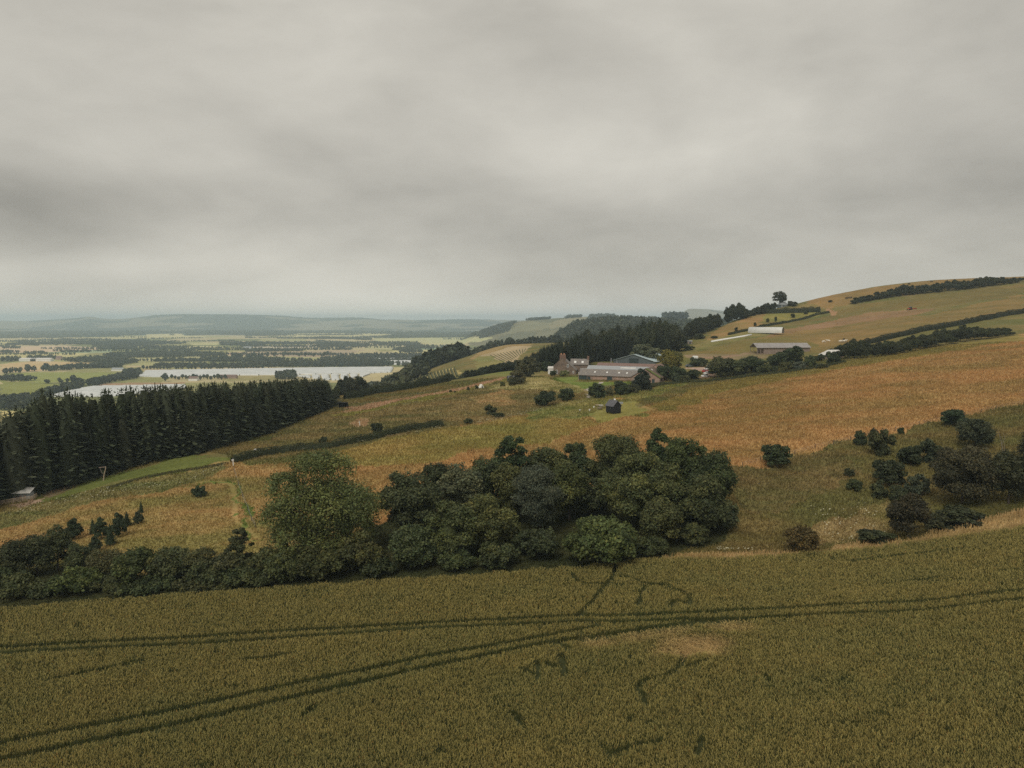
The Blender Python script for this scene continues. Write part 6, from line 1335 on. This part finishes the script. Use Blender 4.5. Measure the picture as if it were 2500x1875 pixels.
# small random openings
hole = fbm(X / 1.6, Y / .9, 91, 3)
keep &= ~((hole > .75) & (rng.random(len(X)) < .7))
X, Y, lod, edge = X[keep], Y[keep], lod[keep], edge[keep]
n = len(X); Z = zrel(X / Y, Y) + HC
print('wheat stalks', n)
hgt = (.66 + .2 * rng.random(n) + .16 * (fbm(X / 3, Y / 2.2, 61, 3) - .5)) * (1 - .72 * lod) * (.85 + .15 * edge)
az = rng.uniform(0, 2 * math.pi, n) * .5 + rng.choice([0, math.pi], n)
lean = rng.normal(0, .12, n) + .05; lx = np.cos(az) * lean + .55 * lod * rng.normal(0, 1, n); ly = np.sin(az) * lean + .55 * lod * rng.normal(0, 1, n)
wx = np.cos(rng.uniform(-.9, .9, n)); wy = np.sin(rng.uniform(-.9, .9, n))
scl = np.clip(Y / 85, .8, 1.4)
V = np.empty((n, 10, 3), np.float32)
top = np.stack([X + lx, Y + ly, Z + hgt], 1); P0 = np.stack([X, Y, Z - .02], 1); W = np.stack([wx, wy, wx * 0], 1)
lw = (.042 * scl)[:, None]
V[:, 0] = P0 - W * lw; V[:, 1] = P0 + W * lw; V[:, 2] = P0 + (top - P0) * .82
d2 = np.stack([-wy, wx, wx * 0], 1) * rng.uniform(-.16, .16, (n, 1)) + W * rng.uniform(-.2, .2, (n, 1))
V[:, 3] = P0 + (top - P0) * .35 - W * lw * .8; V[:, 4] = P0 + (top - P0) * .35 + W * lw * .8; V[:, 5] = P0 + (top - P0) * .8 + d2
e0 = P0 + (top - P0) * .74; ew = (.028 * scl)[:, None]; bend = np.stack([lx, ly, lx * 0], 1) * .6 + rng.normal(0, .035, (n, 3))
V[:, 6] = e0 - W * ew * .7; V[:, 7] = e0 + W * ew * .7; V[:, 8] = top + bend + W * ew; V[:, 9] = top + bend - W * ew
base = np.arange(n)[:, None] * 10
T = np.concatenate([base + [0, 1, 2], base + [3, 4, 5]]); Qd = base + [6, 7, 8, 9]
pat = fbm(X / 9, Y / 5, 71, 4); pat2 = fbm(X / 1.1, Y / 1.1, 73, 3)
f = np.clip((pat - .2) / .6, 0, 1)
green = np.array((.085,.10,.034)); stem2 = np.array((.12,.118,.04)); ear_a = np.array((.30,.262,.092)); ear_b = np.array((.35,.285,.096)); straw = np.array((.46,.32,.14))
jt = np.clip(1 + rng.normal(0, .15, (n, 1)) + (pat2[:, None] - .5) * .3, .4, 1.9)
stem = (green * (1 - f[:, None]) + stem2 * f[:, None]) * jt; ear = (ear_a * (1 - f[:, None]) + ear_b * f[:, None]) * jt
orange = (rng.random(n) < .012)[:, None]; ear = np.where(orange, np.array((.36,.2,.06)) * jt, ear)
stem = stem * (1 - lod[:, None]) + straw * jt * lod[:, None]; ear = ear * (1 - lod[:, None]) + straw * 1.1 * jt * lod[:, None]
C = np.empty((n, 10, 3), np.float32); C[:, :6] = stem[:, None]; C[:, 2] = stem * 1.2; C[:, 5] = stem * 1.25; C[:, 6:8] = ear[:, None] * .85; C[:, 8:] = ear[:, None] * 1.1
wh = mesh_np('wheat', V.reshape(-1, 3), quads=Qd, tris=T, cols=C.reshape(-1, 3), mat=M['blade'])
tag(wh, 'ripening olive green wheat filling the near slope, cut by wheel tracks', 'wheat', None, 'stuff')

# ------------------------------------------------------------------ meadow grass: short blades and seed heads over all rough ground nearer than 330 m
Go = scatter(98, 300, 1.3, 8, 2.0); Go = Go[np.abs(Go[:, 0]) > .80 * Go[:, 1]]
G = np.vstack([scatter(98, 360, .80, 20, 2.0), Go])
k = np.ones(len(G), bool); k[pip(WHEATW, G[:, 0], G[:, 1])] = False; G = G[k]
Xg_, Yg_ = G[:, 0], G[:, 1]
mown = np.zeros(len(G), bool)
for p in (REG[6][0], REG[9][0], REG[17][0], REG[20][0], REG[21][0]): mown[pip(world_poly(p), Xg_, Yg_)] = True
strip_p = world_poly(REG[[i for i, r in enumerate(REG) if r[1] == (.50,.36,.18)][0]][0]); tall = np.zeros(len(G), bool); tall[pip(strip_p, Xg_, Yg_)] = True
gul = np.zeros(len(G), bool); gul[pip(world_poly(dsp((1540,1060),(1650,1003),(1900,948),(2050,908),(2212,872),(2700,800),(2700,1010),(2212,1117),(2000,1162),(1700,1197),(1420,1211),(1500,1150))), Xg_, Yg_)] = True
kk = ~(mown & (rng.random(len(G)) < .93)); Xg_, Yg_, tall, mown, gul = Xg_[kk], Yg_[kk], tall[kk], mown[kk], gul[kk]
n = len(Xg_); print('grass', n)
Zg_ = zrel(Xg_ / Yg_, Yg_) + HC; C0 = ground_colour(Xg_, Yg_)
s = Yg_ / 130
cl = fbm(Xg_ / 2.6, Yg_ / 2.6, 83, 3)
h = (.18 + .24 * rng.random(n)) * (.6 + .9 * cl) * np.where(tall, 1.9, 1) * np.where(mown, .35, 1) * np.where(gul, 1.25, 1) * np.clip(s, .9, 1.5)
w = .07 * np.clip(s, 1, 2.4); ang = rng.uniform(-1.2, 1.2, n); Wv = np.stack([np.cos(ang), np.sin(ang), ang * 0], 1) * w[:, None]
P0 = np.stack([Xg_, Yg_, Zg_ - .03], 1); tip = P0 + np.stack([rng.normal(.06, .16, n), rng.normal(0, .16, n), h], 1)
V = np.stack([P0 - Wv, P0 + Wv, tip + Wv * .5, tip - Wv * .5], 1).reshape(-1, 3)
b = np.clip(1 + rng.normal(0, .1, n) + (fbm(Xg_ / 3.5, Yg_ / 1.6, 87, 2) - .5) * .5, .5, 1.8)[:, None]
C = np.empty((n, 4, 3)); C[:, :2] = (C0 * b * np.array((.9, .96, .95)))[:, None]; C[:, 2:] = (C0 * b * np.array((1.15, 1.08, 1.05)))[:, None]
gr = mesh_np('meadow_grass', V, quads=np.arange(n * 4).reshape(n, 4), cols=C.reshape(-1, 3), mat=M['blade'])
tag(gr, 'long dry orange and green grass covering the meadows and banks', 'grass', None, 'stuff')
# white umbel flowers and pale seed heads in the banks
fl = []
for poly, m in ((zl((20,540),(400,440),(880,330),(1500,260),(1900,130),(1900,170),(1500,300),(1000,380),(500,490),(60,580)), 240), (zr((600,820),(1000,820),(1300,1100),(900,1150),(640,1060)), 110), (z3((20,1060),(500,980),(900,900),(1000,900),(600,985),(20,1110)), 260), (z5((1000,760),(1200,740),(1180,800),(1050,800)), 60), (z2((200,1330),(700,1270),(1200,1190),(1660,1120),(1660,1135),(1200,1215),(700,1300),(200,1345)), 150), (zr((-100,1185),(200,1185),(200,1200),(-100,1205)), 30)):
    W_ = world_poly(poly, 15); lo, hi = W_.min(0), W_.max(0); g = rng.uniform(lo, hi, (m * 8, 2)); g = g[pip(W_, g[:, 0], g[:, 1])][:m]; fl.append(g)
fl = np.vstack(fl); n = len(fl); z = zrel(fl[:, 0] / fl[:, 1], fl[:, 1]) + HC + rng.uniform(.5, .95, n); r = rng.uniform(.06, .15, n)
a6 = np.arange(6) * math.pi / 3
V = np.stack([fl[:, 0][:, None] + np.cos(a6) * r[:, None], fl[:, 1][:, None] + np.sin(a6) * r[:, None], z[:, None] + rng.normal(0, .03, (n, 6))], 2).reshape(-1, 3)
bI = np.arange(n)[:, None] * 6
fo = mesh_np('wildflowers', V, quads=np.concatenate([bI + [0, 1, 2, 3], bI + [0, 3, 4, 5]]), mat=noise_mat('petals', (.5,.48,.33), (.58,.55,.4), 3, .9))
tag(fo, 'white umbel flowers dotted through the rough banks', 'flowers', None, 'stuff')

# ------------------------------------------------------------------ sky, light, haze
world = bpy.data.worlds.new('World'); scene.world = world; world.use_nodes = True
nt = world.node_tree; bg = nt.nodes['Background']
SUN_EL, SUN_AZ = R(52), R(205)      # azimuth from +Y, clockwise
sky = nt.nodes.new('ShaderNodeTexSky'); sky.sky_type = 'NISHITA'; sky.sun_disc = False; sky.sun_elevation = SUN_EL; sky.sun_rotation = SUN_AZ; sky.air_density = 1.; sky.dust_density = 2.
tc = nt.nodes.new('ShaderNodeTexCoord')
sep = nt.nodes.new('ShaderNodeSeparateXYZ'); nt.links.new(tc.outputs['Generated'], sep.inputs[0])
def math_(op, a, b=None, clamp=False):
    n = nt.nodes.new('ShaderNodeMath'); n.operation = op; n.use_clamp = clamp
    for i, v in enumerate((a, b)):
        if v is None: continue
        if isinstance(v, (int, float)): n.inputs[i].default_value = v
        else: nt.links.new(v, n.inputs[i])
    return n.outputs[0]
zc = math_('MAXIMUM', sep.outputs[2], 0.0)
den = math_('ADD', zc, .30)
comb = nt.nodes.new('ShaderNodeCombineXYZ'); nt.links.new(math_('DIVIDE', sep.outputs[0], den), comb.inputs[0]); nt.links.new(math_('DIVIDE', sep.outputs[1], den), comb.inputs[1])
mp0 = nt.nodes.new('ShaderNodeMapping'); mp0.inputs['Location'].default_value = (.7, 2.3, .4); mp0.inputs['Rotation'].default_value = (0, R(14), 0); mp0.inputs['Scale'].default_value = (1., 1., 2.3); nt.links.new(tc.outputs['Generated'], mp0.inputs[0])
n1 = N(nt, 'ShaderNodeTexNoise', Scale=2.6, Detail=7., Roughness=.52, Distortion=.25); nt.links.new(mp0.outputs[0], n1.inputs['Vector'])
mp = nt.nodes.new('ShaderNodeMapping'); mp.inputs['Location'].default_value = (3.1, 7.7, 0); mp.inputs['Rotation'].default_value = (0, 0, R(-25)); mp.inputs['Scale'].default_value = (.35, 1., 1.); nt.links.new(comb.outputs[0], mp.inputs[0])
n2 = N(nt, 'ShaderNodeTexNoise', Scale=.9, Detail=5., Roughness=.5, Distortion=.2); nt.links.new(mp.outputs[0], n2.inputs['Vector'])
# direction components for the broad light and dark parts of this cloud deck
ysafe = math_('MAXIMUM', sep.outputs[1], .05); da = math_('DIVIDE', sep.outputs[0], ysafe); de = math_('DIVIDE', sep.outputs[2], ysafe)
def lobe(a0, e0, sa, se, rot=0.):
    x = math_('SUBTRACT', da, a0); y = math_('SUBTRACT', de, e0)
    if rot:
        c, s_ = math.cos(rot), math.sin(rot); x, y = math_('ADD', math_('MULTIPLY', x, c), math_('MULTIPLY', y, s_)), math_('SUBTRACT', math_('MULTIPLY', y, c), math_('MULTIPLY', x, s_))
    x = math_('DIVIDE', x, sa); y = math_('DIVIDE', y, se)
    return math_('POWER', 2.718, math_('MULTIPLY', math_('ADD', math_('MULTIPLY', x, x), math_('MULTIPLY', y, y)), -1.))
n3 = N(nt, 'ShaderNodeTexNoise', Scale=9., Detail=6., Roughness=.55, Distortion=.3); nt.links.new(mp0.outputs[0], n3.inputs['Vector'])
tot = math_('ADD', math_('MULTIPLY', math_('SUBTRACT', n3.outputs[0], .5), .22), math_('MULTIPLY', math_('SUBTRACT', n2.outputs[0], .5), .5))
tot = math_('ADD', tot, math_('MULTIPLY', math_('SUBTRACT', n1.outputs[0], .5), .95))
tot_ = math_('ADD', math_('MULTIPLY', math_('SUBTRACT', n1.outputs[0], .5), .95), math_('MULTIPLY', math_('SUBTRACT', n2.outputs[0], .5), .5))
for (a0, e0, sa, se, rot, amp) in LOBES if 'LOBES' in globals() else [
    (-.05, .36, .50, .17, 0, .02), (-.62, .07, .30, .028, 0, .22), (-.2, .03, .5, .018, 0, .10), (-.66, .17, .32, .05, -.12, -.20), (-.22, .20, .35, .045, -.30, -.13), (.05, .135, .22, .05, -.2, -.10), (.52, .15, .38, .07, .1, -.17), (.62, .36, .3, .12, 0, -.06), (.1, .20, .25, .05, 0, .07), (.30, .045, .2, .018, 0, .07), (-.6, .42, .3, .12, 0, .02), (0, 0., 2., .03, 0, .3)]:
    tot = math_('ADD', tot, math_('MULTIPLY', lobe(a0, e0, sa, se, rot), amp))
val = math_('ADD', math_('MULTIPLY', tot, SKY_AMP if 'SKY_AMP' in globals() else 1.1), .5, True)
cr = nt.nodes.new('ShaderNodeValToRGB'); e = cr.color_ramp.elements
e[0].position = .05; e[0].color = (2.6, 2.45, 2.12, 1); e[1].position = .95; e[1].color = (6.1, 5.82, 5.12, 1)
m_ = cr.color_ramp.elements.new(.5); m_.color = (4.42, 4.2, 3.68, 1)
nt.links.new(val, cr.inputs[0])
mx = nt.nodes.new('ShaderNodeMix'); mx.data_type = 'RGBA'; mx.inputs[0].default_value = .96
nt.links.new(sky.outputs[0], mx.inputs[6]); nt.links.new(cr.outputs[0], mx.inputs[7])
nt.links.new(mx.outputs[2], bg.inputs[0]); bg.inputs[1].default_value = .105
sl = bpy.data.lights.new('sun', 'SUN'); sl.energy = 1.4; sl.angle = R(22); sl.color = (1., .93, .82)
so = bpy.data.objects.new('sun', sl); COL.objects.link(so)
sd = Vector((math.sin(SUN_AZ) * math.cos(SUN_EL), math.cos(SUN_AZ) * math.cos(SUN_EL), math.sin(SUN_EL)))
so.rotation_euler = (-sd).to_track_quat('-Z', 'Y').to_euler(); so.location = (0, 0, 400)
hz = MB().box(-26000, 26000, -1500, 15500, -3, HC + 102); 
hm = bpy.data.materials.new('haze_air'); hm.use_nodes = True; ht2 = hm.node_tree; ht2.nodes.clear()
ou = ht2.nodes.new('ShaderNodeOutputMaterial'); pv = ht2.nodes.new('ShaderNodeVolumePrincipled'); ht2.links.new(pv.outputs[0], ou.inputs['Volume'])
pv.inputs['Color'].default_value = (.69, .87, 1.0, 1); pv.inputs['Density'].default_value = 1.3e-4; pv.inputs['Anisotropy'].default_value = .0
ho = hz.build('haze', hm); tag(ho, 'pale blue grey haze over the whole valley', 'haze', None, 'stuff')

# ------------------------------------------------------------------ camera and render settings
cam = bpy.data.cameras.new('camera'); co = bpy.data.objects.new('camera', cam); COL.objects.link(co)
cam.sensor_width = 36; cam.lens = F / 2500 * 36; cam.clip_start = .5; cam.clip_end = 80000
co.location = (0, 0, HC); co.rotation_euler = (math.pi / 2 - PIT, 0, 0); scene.camera = co
scene.view_settings.view_transform = 'Standard'; scene.view_settings.look = 'None'; scene.view_settings.exposure = .25; scene.view_settings.gamma = 1
scene.render.engine = 'CYCLES'
cy = scene.cycles; cy.max_bounces = 5; cy.diffuse_bounces = 3; cy.glossy_bounces = 2; cy.transmission_bounces = 3; cy.volume_bounces = 2; cy.transparent_max_bounces = 6
cy.use_adaptive_sampling = True; cy.adaptive_threshold = .01; cy.use_denoising = False; cy.caustics_reflective = False; cy.caustics_refractive = False
cy.sample_clamp_indirect = 4
scene.render.film_transparent = False
